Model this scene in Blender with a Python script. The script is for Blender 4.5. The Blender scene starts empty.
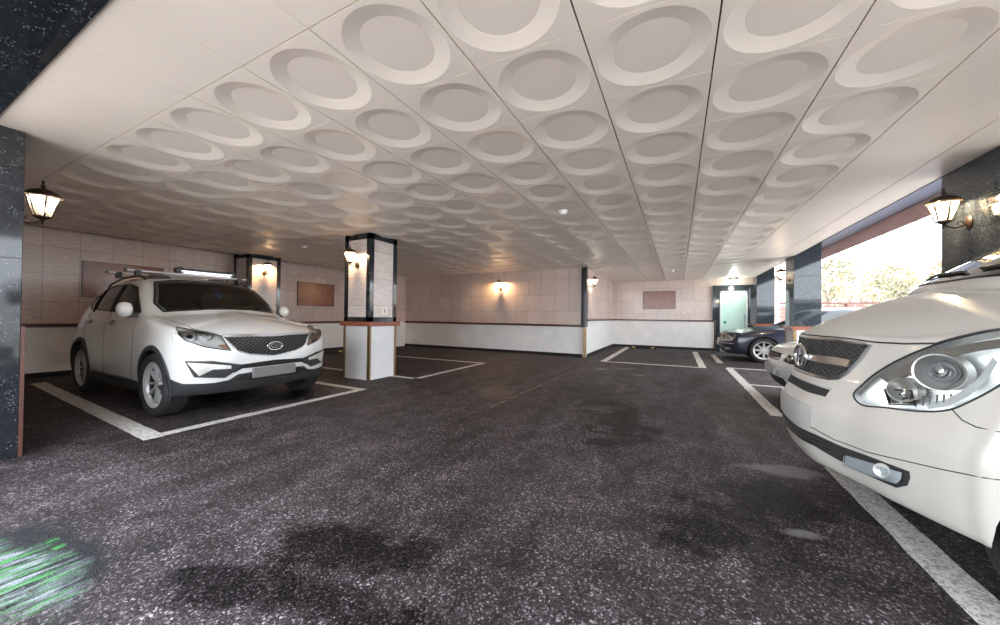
import bpy, bmesh, math, random
from math import sin, cos, pi, radians, sqrt, atan2
from mathutils import Vector, Matrix
from mathutils.bvhtree import BVHTree
from mathutils.geometry import delaunay_2d_cdt
S = bpy.context.scene
COL = S.collection
random.seed(7)

# ------------------------------------------------------------------ camera
FPX = 349.25
YAW, PIT, ROL, CAMH = radians(27.01), radians(0.59), radians(0.68), 1.1465
_r = Vector((cos(YAW), sin(YAW), 0))
FW = Vector((-sin(YAW) * cos(PIT), cos(YAW) * cos(PIT), sin(PIT)))
_u = _r.cross(FW)
CR = _r * cos(ROL) + _u * sin(ROL)
CU = -_r * sin(ROL) + _u * cos(ROL)
CAMP = Vector((0, 0, CAMH))
cd = bpy.data.cameras.new('camera')
cam = bpy.data.objects.new('camera', cd)
COL.objects.link(cam)
mw = Matrix((CR, CU, -FW)).transposed().to_4x4()
mw.translation = CAMP
cam.matrix_world = mw
cd.sensor_fit = 'HORIZONTAL'
cd.sensor_width = 36
cd.lens = 36 * FPX / 1000
cd.clip_start = 0.02
S.camera = cam

# ------------------------------------------------------------------ world, sun, exposure
W = bpy.data.worlds.new('world')
S.world = W
W.use_nodes = True
bg = W.node_tree.nodes['Background']
bg.inputs[0].default_value = (0.86, 0.93, 1.0, 1)
bg.inputs[1].default_value = 5.8
sd = bpy.data.lights.new('sun', 'SUN')
sd.energy = 4.0
sd.angle = radians(3)
sd.color = (1, .95, .88)
sun = bpy.data.objects.new('sun', sd)
COL.objects.link(sun)
sun.rotation_euler = (radians(40), 0, radians(150))
S.view_settings.view_transform = 'Standard'
S.view_settings.look = 'None'
S.view_settings.gamma = 1
S.view_settings.use_curve_mapping = False
S.view_settings.exposure = 0.6
S.cycles.max_bounces = 10
S.cycles.diffuse_bounces = 6
S.cycles.glossy_bounces = 4
S.cycles.transmission_bounces = 6
S.cycles.transparent_max_bounces = 8
S.cycles.caustics_reflective = False
S.cycles.caustics_refractive = False
S.cycles.sample_clamp_indirect = 6
S.cycles.use_denoising = True

# ------------------------------------------------------------------ materials
def pbr(name, col, rough=.5, metal=0., **k):
    m = bpy.data.materials.new(name)
    m.use_nodes = True
    b = m.node_tree.nodes['Principled BSDF']
    b.inputs['Base Color'].default_value = (*col, 1)
    b.inputs['Roughness'].default_value = rough
    b.inputs['Metallic'].default_value = metal
    for n, v in k.items():
        b.inputs[n.replace('_', ' ')].default_value = v
    return m
class NT:
    def __init__(s, m):
        s.t = m.node_tree; s.b = s.t.nodes['Principled BSDF']
        s.out = s.t.nodes['Material Output']
    def n(s, typ, ins=None, **kw):
        nd = s.t.nodes.new('ShaderNode' + typ)
        for a, v in kw.items(): setattr(nd, a, v)
        for i, v in (ins or {}).items():
            if isinstance(v, bpy.types.NodeSocket): s.t.links.new(v, nd.inputs[i])
            else: nd.inputs[i].default_value = v
        return nd
    def link(s, a, name): s.t.links.new(a, s.b.inputs[name])
    def coord(s, scale=(1, 1, 1), rot=(0, 0, 0), loc=(0, 0, 0), kind='Object'):
        c = s.n('TexCoord'); mp = s.n('Mapping', {0: c.outputs[kind], 'Scale': scale, 'Rotation': rot, 'Location': loc})
        return mp.outputs[0]
    def noise(s, vec, sc, det=4, rough=.5):
        return s.n('TexNoise', {'Vector': vec, 'Scale': sc, 'Detail': det, 'Roughness': rough}).outputs[0]
    def ramp(s, f, stops):
        r = s.n('ValToRGB', {0: f}); e = r.color_ramp.elements
        while len(e) < len(stops): e.new(.5)
        for q, (p, c) in zip(e, stops):
            q.position = p; q.color = (c, c, c, 1) if isinstance(c, (int, float)) else (*c, 1)
        return r.outputs[0]
    def mix(s, f, a, b, mode='MIX'):
        m = s.n('MixRGB', {0: f, 1: a, 2: b}, blend_type=mode)
        return m.outputs[0]
    def math(s, op, a, b=0., c=0., clamp=False):
        m = s.n('Math', {0: a, 1: b, 2: c}, operation=op); m.use_clamp = clamp
        return m.outputs[0]
    def bump(s, h, st=.3, d=.01):
        s.link(s.n('Bump', {'Height': h, 'Strength': st, 'Distance': d}).outputs[0], 'Normal')
C4 = lambda c: (*c, 1)

def m_granite(name, base, fleck, rough=.06):
    m = pbr(name, base, rough); t = NT(m)
    v = t.coord()
    a = t.noise(v, 60, 5, .7)
    c = t.mix(t.ramp(a, [(.35, 0), (.65, 1)]), C4(base), C4(tuple(x * 1.9 + .004 for x in base)))
    vo = t.n('TexVoronoi', {'Vector': v, 'Scale': 75.}).outputs[0]
    b = t.noise(v, 14, 2)
    f = t.math('MULTIPLY', t.ramp(vo, [(.12, 1), (.26, 0)]), t.ramp(b, [(.5, 0), (.6, 1)]))
    c = t.mix(f, c, C4(fleck))
    t.link(c, 'Base Color')
    return m
GRAN = m_granite('granite_black', (.010, .0125, .016), (.35, .4, .42))
GRAND = m_granite('granite_blue_black', (.02, .025, .03), (.3, .34, .36), .05)

def m_tile(name, base, w=.42, h=.48, z0=.35, rough=.22):
    m = pbr(name, base, rough); t = NT(m)
    tc = t.n('TexCoord').outputs['Object']
    sp = t.n('SeparateXYZ', {0: tc}); 
    gx = t.math('ADD', sp.outputs[0], sp.outputs[1])
    v = t.n('CombineXYZ', {0: gx, 1: t.math('ADD', sp.outputs[2], -z0), 2: 0.}).outputs[0]
    br = t.n('TexBrick', {'Vector': v, 'Color1': C4(base), 'Color2': C4(tuple(x * .86 for x in base)), 'Mortar': C4(tuple(x * .42 for x in base)),
                          'Scale': 1., 'Mortar Size': .0035, 'Mortar Smooth': .2, 'Bias': 0., 'Brick Width': w, 'Row Height': h}, offset=0.0, squash=1.0)
    n = t.noise(t.coord((1.2, 1.2, 9)), 6, 6, .65)
    c = t.mix(.55, br.outputs[0], t.ramp(n, [(.3, .55), (.7, 1.25)]), 'MULTIPLY')
    t.link(c, 'Base Color')
    t.bump(br.outputs[1], -.4, .003)
    return m
TILE = m_tile('stone_tile', (.70, .56, .50))
TILEP = m_tile('stone_tile_panel', (.76, .66, .62), .62, .48)

def m_paint(name, col, rough=.45, var=.12, sc=3):
    m = pbr(name, col, rough); t = NT(m)
    n = t.noise(t.coord(), sc, 5, .6)
    t.link(t.mix(1., C4(col), t.ramp(n, [(.3, 1 - var), (.7, 1.)]), 'MULTIPLY'), 'Base Color')
    return m
WHITE = m_paint('white_wall_paint', (.86, .84, .82))
WHITEB = m_paint('white_base_paint', (.80, .80, .82), .3)
CEILM = pbr('ceiling_panel_paint', (.89, .80, .725), .40)
t = NT(CEILM); n_ = t.noise(t.coord(), 1.1, 3)
t.link(t.mix(1., (.89, .80, .725, 1), t.ramp(n_, [(.3, .93), (.7, 1.)]), 'MULTIPLY'), 'Base Color')
GAP = pbr('panel_gap_dark', (.05, .04, .035), .8)
REDR = m_paint('dark_red_rail', (.09, .028, .022), .3)
REDL = m_paint('red_brown_stone', (.33, .10, .055), .25, .35, 25)
PLAQ = m_paint('brown_marble_panel', (.30, .12, .08), .22, .3, 8)
BRASS = pbr('brass_guard', (.30, .20, .10), .35, .6)
BLACK = pbr('black_plastic', (.012, .012, .013), .45)
MBLACK = pbr('matte_black', (.01, .01, .01), .85)
IRON = pbr('bronze_iron', (.045, .028, .018), .45, .5)
CHROME = pbr('chrome', (.78, .78, .78), .08, 1.)
SATIN = pbr('satin_silver', (.62, .62, .63), .28, 1.)
LGLASS = pbr('lantern_glass', (1, .97, .9), .12, 0, Transmission_Weight=1.)
def emis(name, col, s):
    m = pbr(name, (0, 0, 0), .5); b = m.node_tree.nodes['Principled BSDF']
    b.inputs['Emission Color'].default_value = (*col, 1); b.inputs['Emission Strength'].default_value = s
    return m
BULB = emis('bulb_warm', (1, .80, .52), 14)
BULBW = emis('bulb_white', (.95, 1, .9), 12)

def m_asphalt():
    m = pbr('asphalt', (.05, .046, .048), .6, 0, Specular_IOR_Level=.32); t = NT(m)
    v = t.coord()
    big = t.noise(t.coord((.5, 1.0, 1), (0, 0, radians(20))), 1.1, 8, .68)
    st = t.noise(t.coord((2.6, .30, 1), (0, 0, radians(-8))), 1.5, 8, .7)
    st2 = t.noise(t.coord((1.2, 1.0, 1), (0, 0, 0), (4, 3, 0)), 3.4, 8, .72)
    f = t.noise(v, 140, 3, .7)
    vo = t.n('TexVoronoi', {'Vector': v, 'Scale': 125.}).outputs[1]
    spk = t.ramp(t.n('SeparateColor', {0: vo}).outputs[0], [(.0, .08), (.5, .5), (.82, 1.2), (.94, 3.4), (1., 6.)])
    tone = t.mix(.5, t.ramp(big, [(.34, .28), (.60, 2.0)]), t.ramp(st, [(.36, .25), (.62, 2.0)]))
    tone = t.mix(1., tone, t.ramp(st2, [(.36, .5), (.64, 1.5)]), 'MULTIPLY')
    base = t.mix(1., (.034, .0275, .030, 1), tone, 'MULTIPLY')
    c = t.mix(.9, base, spk, 'MULTIPLY')
    # wet / oil dark stains: (x, y, rx, ry, rot)
    sep = t.n('SeparateXYZ', {0: v})
    wob = t.mix(.5, t.noise(v, 2.2, 3, .5), t.noise(v, 6.5, 9, .75))
    def blob(x, y, rx, ry, a=0., soft=.34, amp=2.3):
        mp = t.n('Mapping', {0: v, 'Location': (-(x * cos(-a) - y * sin(-a)) / rx, -(x * sin(-a) + y * cos(-a)) / ry, 0), 'Rotation': (0, 0, -a), 'Scale': (1 / rx, 1 / ry, 0)}, vector_type='POINT')
        # mapping POINT: scale, rotate, translate -> do it by hand instead
        dx = t.math('SUBTRACT', sep.outputs[0], x); dy = t.math('SUBTRACT', sep.outputs[1], y)
        ca, sa = cos(a), sin(a)
        u = t.math('ADD', t.math('MULTIPLY', dx, ca / rx), t.math('MULTIPLY', dy, sa / rx))
        w = t.math('ADD', t.math('MULTIPLY', dx, -sa / ry), t.math('MULTIPLY', dy, ca / ry))
        d = t.math('SQRT', t.math('ADD', t.math('MULTIPLY', u, u), t.math('MULTIPLY', w, w)))
        d = t.math('ADD', d, t.math('MULTIPLY', t.math('SUBTRACT', wob, .5), amp * 2))
        return t.ramp(d, [(max(0, .9 - soft), 1), (min(1., .9 + soft), 0)])
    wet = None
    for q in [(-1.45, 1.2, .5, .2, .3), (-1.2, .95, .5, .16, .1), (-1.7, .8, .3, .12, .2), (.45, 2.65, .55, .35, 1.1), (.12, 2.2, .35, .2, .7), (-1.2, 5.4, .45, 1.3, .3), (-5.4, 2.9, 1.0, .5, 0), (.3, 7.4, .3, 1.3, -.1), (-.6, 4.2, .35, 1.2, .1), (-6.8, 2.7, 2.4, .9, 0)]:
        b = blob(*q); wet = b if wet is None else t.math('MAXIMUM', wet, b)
    pale = None
    for q in [(.72, 3.35, .32, .11, .2), (.6, 2.42, .12, .05, .3), (-1.5, 7.95, .22, .16, .2), (-.68, 7.5, .12, .10, .2), (-1.1, 8.2, .3, .1, .6)]:
        b = blob(*q, .4, 1.8); pale = b if pale is None else t.math('MAXIMUM', pale, b)
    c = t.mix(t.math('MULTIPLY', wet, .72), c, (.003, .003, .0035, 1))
    c = t.mix(t.math('MULTIPLY', pale, .42), c, (.28, .26, .26, 1))
    # long tan scrape in the middle of the lane
    dx = t.math('ADD', t.math('SUBTRACT', sep.outputs[0], -2.06), t.math('MULTIPLY', t.math('SUBTRACT', sep.outputs[1], 5), -.03))
    ln = t.math('LESS_THAN', t.math('ABSOLUTE', dx), .022)
    yy = t.math('MULTIPLY', t.math('GREATER_THAN', sep.outputs[1], 3.85), t.math('LESS_THAN', sep.outputs[1], 7.2))
    tan = t.math('MULTIPLY', t.math('MULTIPLY', ln, yy), t.ramp(t.noise(v, 9, 3), [(.42, 0), (.55, 1)]))
    tan = t.math('MAXIMUM', tan, t.math('MULTIPLY', blob(-2.45, 4.7, .3, .55, .3, .4, .8), .35))
    c = t.mix(t.math('MULTIPLY', tan, .7), c, (.24, .17, .10, 1))
    # white and green streaks, lower left
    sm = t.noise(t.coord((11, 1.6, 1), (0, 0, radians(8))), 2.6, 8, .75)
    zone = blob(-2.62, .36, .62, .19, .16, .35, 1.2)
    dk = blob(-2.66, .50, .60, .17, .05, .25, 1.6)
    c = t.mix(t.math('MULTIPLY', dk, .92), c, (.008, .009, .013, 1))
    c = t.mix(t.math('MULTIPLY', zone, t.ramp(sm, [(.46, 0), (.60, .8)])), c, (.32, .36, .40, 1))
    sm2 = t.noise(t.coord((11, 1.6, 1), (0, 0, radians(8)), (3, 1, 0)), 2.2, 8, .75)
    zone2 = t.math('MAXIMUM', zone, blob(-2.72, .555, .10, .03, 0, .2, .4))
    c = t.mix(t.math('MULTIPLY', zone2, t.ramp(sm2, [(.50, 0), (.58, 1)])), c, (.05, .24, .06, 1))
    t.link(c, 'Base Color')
    r = t.mix(t.ramp(big, [(.3, 0), (.7, 1)]), (.58,) * 3 + (1,), (.78,) * 3 + (1,))
    r = t.mix(wet, r, (.46, .46, .46, 1))
    t.link(r, 'Roughness')
    t.link(t.math('MULTIPLY_ADD', wet, -.22, .28), 'Specular IOR Level')
    t.bump(t.math('ADD', f, t.n('TexVoronoi', {'Vector': v, 'Scale': 135.}).outputs[0]), .5, .005)
    return m
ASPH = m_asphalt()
CONC = m_paint('pale_concrete', (.70, .65, .60), .7)
m = pbr('line_paint', (.62, .60, .57), .55); t = NT(m)
wn = t.noise(t.coord(), 26, 6, .75)
sp_ = t.n('SeparateColor', {0: t.n('TexVoronoi', {'Vector': t.coord(), 'Scale': 95.}).outputs[1]}).outputs[0]
c_ = t.mix(t.ramp(wn, [(.52, 0), (.68, .8)]), (.60, .575, .55, 1), (.13, .12, .12, 1))
t.link(t.mix(1., c_, t.ramp(sp_, [(0, .45), (.5, 1.), (1, 1.15)]), 'MULTIPLY'), 'Base Color')
t.bump(t.noise(t.coord(), 140, 3), .6, .004)
LINE = m

# ------------------------------------------------------------------ mesh helpers
class MB:
    def __init__(s): s.v = []; s.f = []; s.mi = []
    def add(s, vs, fs, mi=0):
        k = len(s.v); s.v += [tuple(v) for v in vs]
        s.f += [[i + k for i in f] for f in fs]; s.mi += [mi] * len(fs)
        return s
    def box(s, x0, x1, y0, y1, z0, z1, mi=0, M=None):
        vs = [Vector((x, y, z)) for x in (x0, x1) for y in (y0, y1) for z in (z0, z1)]
        if M is not None: vs = [M @ v for v in vs]
        return s.add(vs, [(0, 1, 3, 2), (4, 6, 7, 5), (0, 4, 5, 1), (2, 3, 7, 6), (0, 2, 6, 4), (1, 5, 7, 3)], mi)
    def tube(s, pts, r, n=10, mi=0, cap=True):
        pts = [Vector(p) for p in pts]; rs = r if isinstance(r, (list, tuple)) else [r] * len(pts)
        rings = []; up = None
        for i, p in enumerate(pts):
            d = (pts[min(i + 1, len(pts) - 1)] - pts[max(i - 1, 0)]).normalized()
            a = d.orthogonal().normalized() if up is None else (up - d * up.dot(d)).normalized()
            up = a; b = d.cross(a)
            rings.append([p + (a * cos(2 * pi * k / n) + b * sin(2 * pi * k / n)) * rs[i] for k in range(n)])
        fs = [(i * n + k, i * n + (k + 1) % n, (i + 1) * n + (k + 1) % n, (i + 1) * n + k) for i in range(len(pts) - 1) for k in range(n)]
        if cap: fs += [tuple(range(n))[::-1], tuple(range((len(pts) - 1) * n, len(pts) * n))]
        return s.add([v for q in rings for v in q], fs, mi)
    def lathe(s, prof, n=24, mi=0, M=None, closed=False):
        # prof: (r, h) about local z
        vs = []; 
        for r, h in prof:
            for k in range(n):
                v = Vector((r * cos(2 * pi * k / n), r * sin(2 * pi * k / n), h)); vs.append(M @ v if M is not None else v)
        m = len(prof); fs = []
        for i in range(m if closed else m - 1):
            j = (i + 1) % m
            for k in range(n): fs.append((i * n + k, i * n + (k + 1) % n, j * n + (k + 1) % n, j * n + k))
        return s.add(vs, fs, mi)
    def prism(s, poly, z0, z1, mi=0, M=None):
        n = len(poly); vs = [Vector((x, y, z0)) for x, y in poly] + [Vector((x, y, z1)) for x, y in poly]
        if M is not None: vs = [M @ v for v in vs]
        return s.add(vs, [tuple(range(n))[::-1], tuple(range(n, 2 * n))] + [(i, (i + 1) % n, n + (i + 1) % n, n + i) for i in range(n)], mi)
    def build(s, name, mats, parent=None, smooth=None, bevel=0, fix=True):
        me = bpy.data.meshes.new(name); me.from_pydata(s.v, [], s.f)
        for m in (mats if isinstance(mats, (list, tuple)) else [mats]): me.materials.append(m)
        me.polygons.foreach_set('material_index', s.mi)
        if fix:
            bm = bmesh.new(); bm.from_mesh(me); bmesh.ops.recalc_face_normals(bm, faces=bm.faces); bm.to_mesh(me); bm.free()
        if smooth:
            me.polygons.foreach_set('use_smooth', [True] * len(me.polygons))
            me.set_sharp_from_angle(angle=radians(smooth))
        me.update()
        o = bpy.data.objects.new(name, me); COL.objects.link(o)
        if parent is not None: o.parent = parent
        if bevel:
            b = o.modifiers.new('bevel', 'BEVEL'); b.width = bevel; b.segments = 2; b.limit_method = 'ANGLE'
        return o
def box(name, m, x0, x1, y0, y1, z0, z1, parent=None, bevel=0):
    return MB().box(x0, x1, y0, y1, z0, z1).build(name, m, parent, bevel=bevel)
def tag(o, label, cat, group=None, kind=None):
    if label: o['label'] = label
    if cat: o['category'] = cat
    if group: o['group'] = group
    if kind: o['kind'] = kind
    return o
def struct(o): o['kind'] = 'structure'; return o
def empty(name, loc, label, cat, group=None, rz=0):
    o = bpy.data.objects.new(name, None); COL.objects.link(o); o.location = loc; o.rotation_euler = (0, 0, rz)
    o.empty_display_size = .1
    return tag(o, label, cat, group)
def copy_tree(o, parent=None):
    c = o.copy(); COL.objects.link(c)
    if parent is not None: c.parent = parent
    for ch in o.children: copy_tree(ch, c)
    return c
def kids_apply(): bpy.context.view_layer.update()

# ------------------------------------------------------------------ setting: floor, ceiling, walls
CE = 2.554; XL = -9.75; XR = 2.28; YB = 10.0; YA = 14.6; XP = -2.33
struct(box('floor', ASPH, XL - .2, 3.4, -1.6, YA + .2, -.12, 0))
struct(MB().box(-14, 16, -16, -1.6, -.12, -.004).box(3.4, 16, -1.6, 30, -.12, -.004).build('trim_1', CONC))
# ceiling panels
def make_ceiling():
    b = MB(); T = .6; x0 = -2.234 - T * 13; y0 = 1.088
    g = .004; N = 32
    prof = [(.276, 0), (.236, .0105), (.194, .0190), (.1915, .0200)]
    for i in range(-13, 6 + 1):
        X = -2.234 + T * i
        if i < -12 - 1: continue
        for j in range(0, 23):
            Y = y0 + T * j
            x1, x2, y1, y2 = max(X, XL) + g, min(X + T, XR) - g, Y + g * .6, min(Y + T, YA) - g * .6
            if i >= 6: continue
            if X < -9.9 or Y > YA - .1: continue
            if X + T <= XP + .01 and Y + .05 > YB: continue
            if X < XP and Y + .05 > YB: x1 = XP
            if x1 > X + g + .001 or y2 < Y + T - g * .6 - .001:
                b.box(x1, x2, y1, y2, CE, CE + .012); continue
            cx, cy = X + T / 2, Y + T / 2
            ring = []
            for k in range(N):
                a = 2 * pi * k / N + pi / N * 0
                c, s = cos(a), sin(a); q = 1 / max(abs(c), abs(s))
                ring.append((cx + c * q * (T / 2 - g), cy + s * q * (T / 2 - g * .6), CE))
            rings = [ring] + [[(cx + r * cos(2 * pi * k / N), cy + r * sin(2 * pi * k / N), CE + h) for k in range(N)] for r, h in prof]
            rings = [[(x, y, CE + .012) for x, y, z in ring]] + rings
            vs = [v for q in rings for v in q]; fs = []
            for a in range(len(rings) - 1):
                for k in range(N): fs.append((a * N + k, a * N + (k + 1) % N, (a + 1) * N + (k + 1) % N, (a + 1) * N + k))
            fs.append(tuple((len(rings) - 1) * N + k for k in range(N)))
            b.add(vs, fs)
    # plain strips: right border (two columns) and the front border
    xs = [1.366, 1.966, XR]
    for a in range(2):
        for j in range(-1, 23):
            Y = y0 + T * j; y1 = max(Y, .58); y2 = min(Y + T, YA)
            if y2 - y1 < .05: continue
            b.box(xs[a] + g, xs[a + 1] - (g if a == 0 else 0), y1 + .0012, y2 - .0012, CE - (0.0), CE + .012)
    for i in range(-13, 6):
        X = -2.234 + T * i
        b.box(max(X, XL) + .0012, X + T - .0012, .58, 1.088 - g, CE, CE + .012)
    b.box(XL, XR, .58, YA, CE + .045, CE + .06, 1)
    b.box(XL, XP - .25, YB + .25, YA, CE, CE + .05, 1)
    o = b.build('ceiling', [CEILM, GAP], smooth=4)
    return struct(o)
make_ceiling()
struct(box('trim_2', GAP, XL - .2, XR + .012, .3, YA + .2, CE + .06, CE + .5))
struct(box('trim_3', BLACK, XR, XR + .014, .58, YA, CE - .006, CE + .06))
# header beam of dark granite over the entrance
struct(box('trim_4', GRAN, -9.9, 3.4, -.05, .58, CE - .012, 3.4))

def wall(name, x0, x1, y0, y1, zr, side, railm=REDR, up=TILE):
    """tiled above a rail, white below; side: '+x' or '-y' inner face"""
    b = MB(); b.box(x0, x1, y0, y1, zr, CE + .06, 0); b.box(x0, x1, y0, y1, 0, zr, 1)
    return struct(b.build(name, [up, WHITE]))
wall('wall_left', XL - .2, XL, 0, YB + .2, .9, '+x')
wall('wall_back', XL, XP, YB, YB + .2, .9, '-y')
wall('wall_partition', XP - .2, XP, YB + .2, YA + .2, 1.05, '+x')
wall('wall_far', XP, XR + .75, YA, YA + .2, 1.05, '-y')
struct(box('wall_light_blocker', m_paint('grey_render', (.40, .37, .34), .8), 3.4, 3.6, -10, .0, 0, 5.0))  # unseen wall added behind the camera to keep daylight off the left wall
wall('wall_front', XL, -5.25, .1, .3, .9, '+y')
# rails and skirting
struct(box('trim_5', REDR, XL, XL + .035, .3, YB, .86, .925, bevel=.006))
struct(box('trim_6', REDR, XL, XP - .1, YB - .035, YB, .86, .925, bevel=.006))
struct(box('trim_7', REDR, XP, XP + .03, YB + .02, YA, 1.03, 1.085, bevel=.006))
struct(box('trim_8', REDR, XP, 1.18, YA - .03, YA, 1.03, 1.085, bevel=.006))
struct(box('trim_9', REDR, 1.15, 1.19, YA - .05, YA, 0, 1.05))
for nm, a in (('baseboard_left', (XL, XL + .015, .3, YB)), ('baseboard_back', (XL, XP - .1, YB - .015, YB)), ('baseboard_partition', (XP, XP + .012, YB + .1, YA)), ('baseboard_far', (XP, 1.15, YA - .012, YA))):
    struct(box(nm, MBLACK, *a, 0, .085))
# corner return on the back left
b = MB(); b.box(XL, -9.05, 9.35, YB, .9, CE + .02, 0).box(XL, -9.05, 9.35, YB, 0, .9, 1)
struct(b.build('trim_10', [TILE, WHITE]))

# ------------------------------------------------------------------ columns
def column(x0, x1, y0, y1, label, z_led=1.02, top=CE + .03, faces='NSEW', frame=.09, base=True, group='granite framed columns'):
    o = empty('column', ((x0 + x1) / 2, (y0 + y1) / 2, 0), label, 'column', group)
    cx, cy = (x0 + x1) / 2, (y0 + y1) / 2; hx, hy = (x1 - x0) / 2, (y1 - y0) / 2
    f = frame; d = .012
    MB().box(-hx + d, hx - d, -hy + d, hy - d, z_led, top).build('stone_panel', TILEP, o)
    b = MB()
    for sx in (-1, 1):
        for sy in (-1, 1):
            xa, xb = sorted((sx * hx, sx * (hx - f))); ya, yb = sorted((sy * hy, sy * (hy - f)))
            b.box(xa, xb, ya, yb, z_led, top)
    for za, zb in ((z_led, z_led + f * .9), (top - f * .9 - .03, top)):
        b.box(-hx, hx, -hy, -hy + d + .01, za, zb).box(-hx, hx, hy - d - .01, hy, za, zb)
        b.box(-hx, -hx + d + .01, -hy + d, hy - d, za, zb).box(hx - d - .01, hx, -hy + d, hy - d, za, zb)
    b.build('granite_frame', GRAN, o)
    if base:
        e = .05
        MB().box(-hx - e, hx + e, -hy - e, hy + e, z_led - .075, z_led).build('ledge', REDL, o, bevel=.006)
        MB().box(-hx + .01, hx - .01, -hy + .01, hy - .01, 0, z_led - .075).build('base_panel', WHITEB, o)
        for sx in (-1, 1):
            for sy in (-1, 1):
                b = MB(); xa, xb = sorted((sx * (hx + .004), sx * (hx - .045))); ya, yb = sorted((sy * (hy + .004), sy * (hy - .045)))
                b.box(xa, xb, *sorted((sy * (hy + .004), sy * (hy - .006))), 0, z_led - .075)
                b.box(*sorted((sx * (hx + .004), sx * (hx - .006))), ya, yb, 0, z_led - .075)
                b.build('corner_guard', BRASS, o)
    return o
pil = column(-5.41, -4.77, 4.37, 5.02, 'free-standing column in the middle of the garage with stone panels framed in black granite')
# small notice on its right hand face
nt = MB().box(.321, .323, -.05, .10, 1.14, 1.30).build('notice', pbr('paper', (.78, .76, .66), .5), pil)
MB().box(.3232, .3238, .015, .035, 1.19, 1.25).build('printed_mark', BLACK, nt)
def granite_column(x0, x1, y0, y1, label, top, led=1.0, base=True, trim=False, mat=GRAND):
    o = empty('granite_column', ((x0 + x1) / 2, (y0 + y1) / 2, 0), label, 'column', 'dark granite columns')
    hx, hy = (x1 - x0) / 2, (y1 - y0) / 2
    zb = led if base else 0
    b = MB().box(-hx, hx, -hy, hy, zb, top)
    sh = b.build('granite_shaft', mat, o, bevel=.004)
    b = MB()
    for z in (1.55, 2.1):
        if z > zb + .2: b.box(-hx - .0015, hx + .0015, -hy - .0015, hy + .0015, z, z + .006)
    b.build('granite_joint', BLACK, sh)
    if base:
        e = .045
        MB().box(-hx - e, hx + e, -hy - e, hy + e, led - .08, led).build('ledge', REDL, o, bevel=.006)
        MB().box(-hx + .01, hx - .01, -hy + .01, hy - .01, 0, led - .08).build('base_panel', WHITEB, o)
        for sx in (-1, 1):
            for sy in (-1, 1):
                MB().box(*sorted((sx * (hx + .004), sx * (hx - .05))), *sorted((sy * (hy + .004), sy * (hy - .05))), 0, led - .08).build('corner_guard', BRASS, o)
    if trim:
        MB().box(hx - .03, hx + .003, hy, hy + .022, 0, 1.02).build('corner_guard', pbr('brown_guard', (.09, .034, .026), .4), o)
    return o
granite_column(-5.25, -4.60, .09, .737, 'black granite post in the left foreground with a lit lantern', CE, base=False, trim=True, mat=GRAN)
granite_column(XR, XR + .62, 4.25, 4.97, 'black granite column behind the windshield of the white van', 3.0)
granite_column(XR, XR + .47, 9.83, 10.52, 'granite column between the dark sedan and the open side, beige base', 3.0)
granite_column(XR, XR + .47, 13.95, 14.6, 'farthest granite column, just right of the pale door', 3.0)
# pilaster on the left wall
p = column(XL + .02, -9.1, 4.66, 5.42, 'stone panel pilaster against the left wall behind the white suv', z_led=.92, base=False)
MB().box(-.30, .31, -.37, .37, 0, .92).build('base_panel', WHITEB, p)
# end of the partition
o = empty('corner_column', (XP - .04, YB - .03, 0), 'narrow black granite strip on the outside corner of the back wall', 'column')
MB().box(-.09, .055, -.05, .13, .86, CE + .01).build('granite_strip', GRAN, o)
MB().box(-.028, .046, -.045, .04, 0, .86).build('corner_guard', BRASS, o)

# brown marble panels on the walls
def plaque(name, a, label):
    o = MB().box(*a).build(name, PLAQ); tag(o, label, 'wall panel', 'brown marble wall panels')
    x0, x1, y0, y1, z0, z1 = a; w = .018; q = .006; b = MB()
    if x1 - x0 < .1:
        b.box(x0, x1 + q, y0 - w, y0, z0 - w, z1 + w).box(x0, x1 + q, y1, y1 + w, z0 - w, z1 + w).box(x0, x1 + q, y0, y1, z1, z1 + w).box(x0, x1 + q, y0, y1, z0 - w, z0)
    else:
        b.box(x0 - w, x0, y0 - q, y1, z0 - w, z1 + w).box(x1, x1 + w, y0 - q, y1, z0 - w, z1 + w).box(x0, x1, y0 - q, y1, z1, z1 + w).box(x0, x1, y0 - q, y1, z0 - w, z0)
    b.build('panel_frame', REDR, o)
plaque('marble_panel', (XL, XL + .02, 2.23, 3.33, 1.42, 2.06), 'brown marble panel on the left wall above the suv roof')
plaque('marble_panel', (XL, XL + .02, 6.3, 7.46, 1.40, 2.06), 'brown marble panel on the left wall right of the pilaster')
plaque('marble_panel', (-1.19, -.10, YA - .02, YA, 1.50, 2.15), 'brown marble panel on the far alcove wall')

# door
b = MB()
b.box(1.10, 1.32, YA - .10, YA, 1.09, 2.12).box(1.195, 1.32, YA - .10, YA, 0, 1.09).box(2.12, XR, YA - .10, YA, 0, 2.12).box(1.10, XR, YA - .10, YA, 2.12, 2.32)
struct(b.build('trim_11', GRAND))
DG = pbr('frosted_pale_green_glass', (.62, .86, .78), .18, 0)
d = box('door_1', DG, 1.34, 2.10, YA - .06, YA - .03, .02, 2.06); struct(d)
b = MB(); b.box(1.32, 1.345, YA - .08, YA - .02, 0, 2.12).box(2.095, 2.12, YA - .08, YA - .02, 0, 2.12).box(1.32, 2.12, YA - .08, YA - .02, 2.06, 2.12).box(1.32, 2.12, YA - .08, YA - .02, 0, .06)
b.build('door_frame', SATIN, d)
MB().lathe([(0, 0), (.05, 0), (.05, .003), (0, .003)], 24, 0, Matrix.Translation((1.47, YA - .061, 1.02)) @ Matrix.Rotation(radians(90), 4, 'X')).build('round_sticker', pbr('green_sticker', (.01, .35, .18), .4), d)
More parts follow.
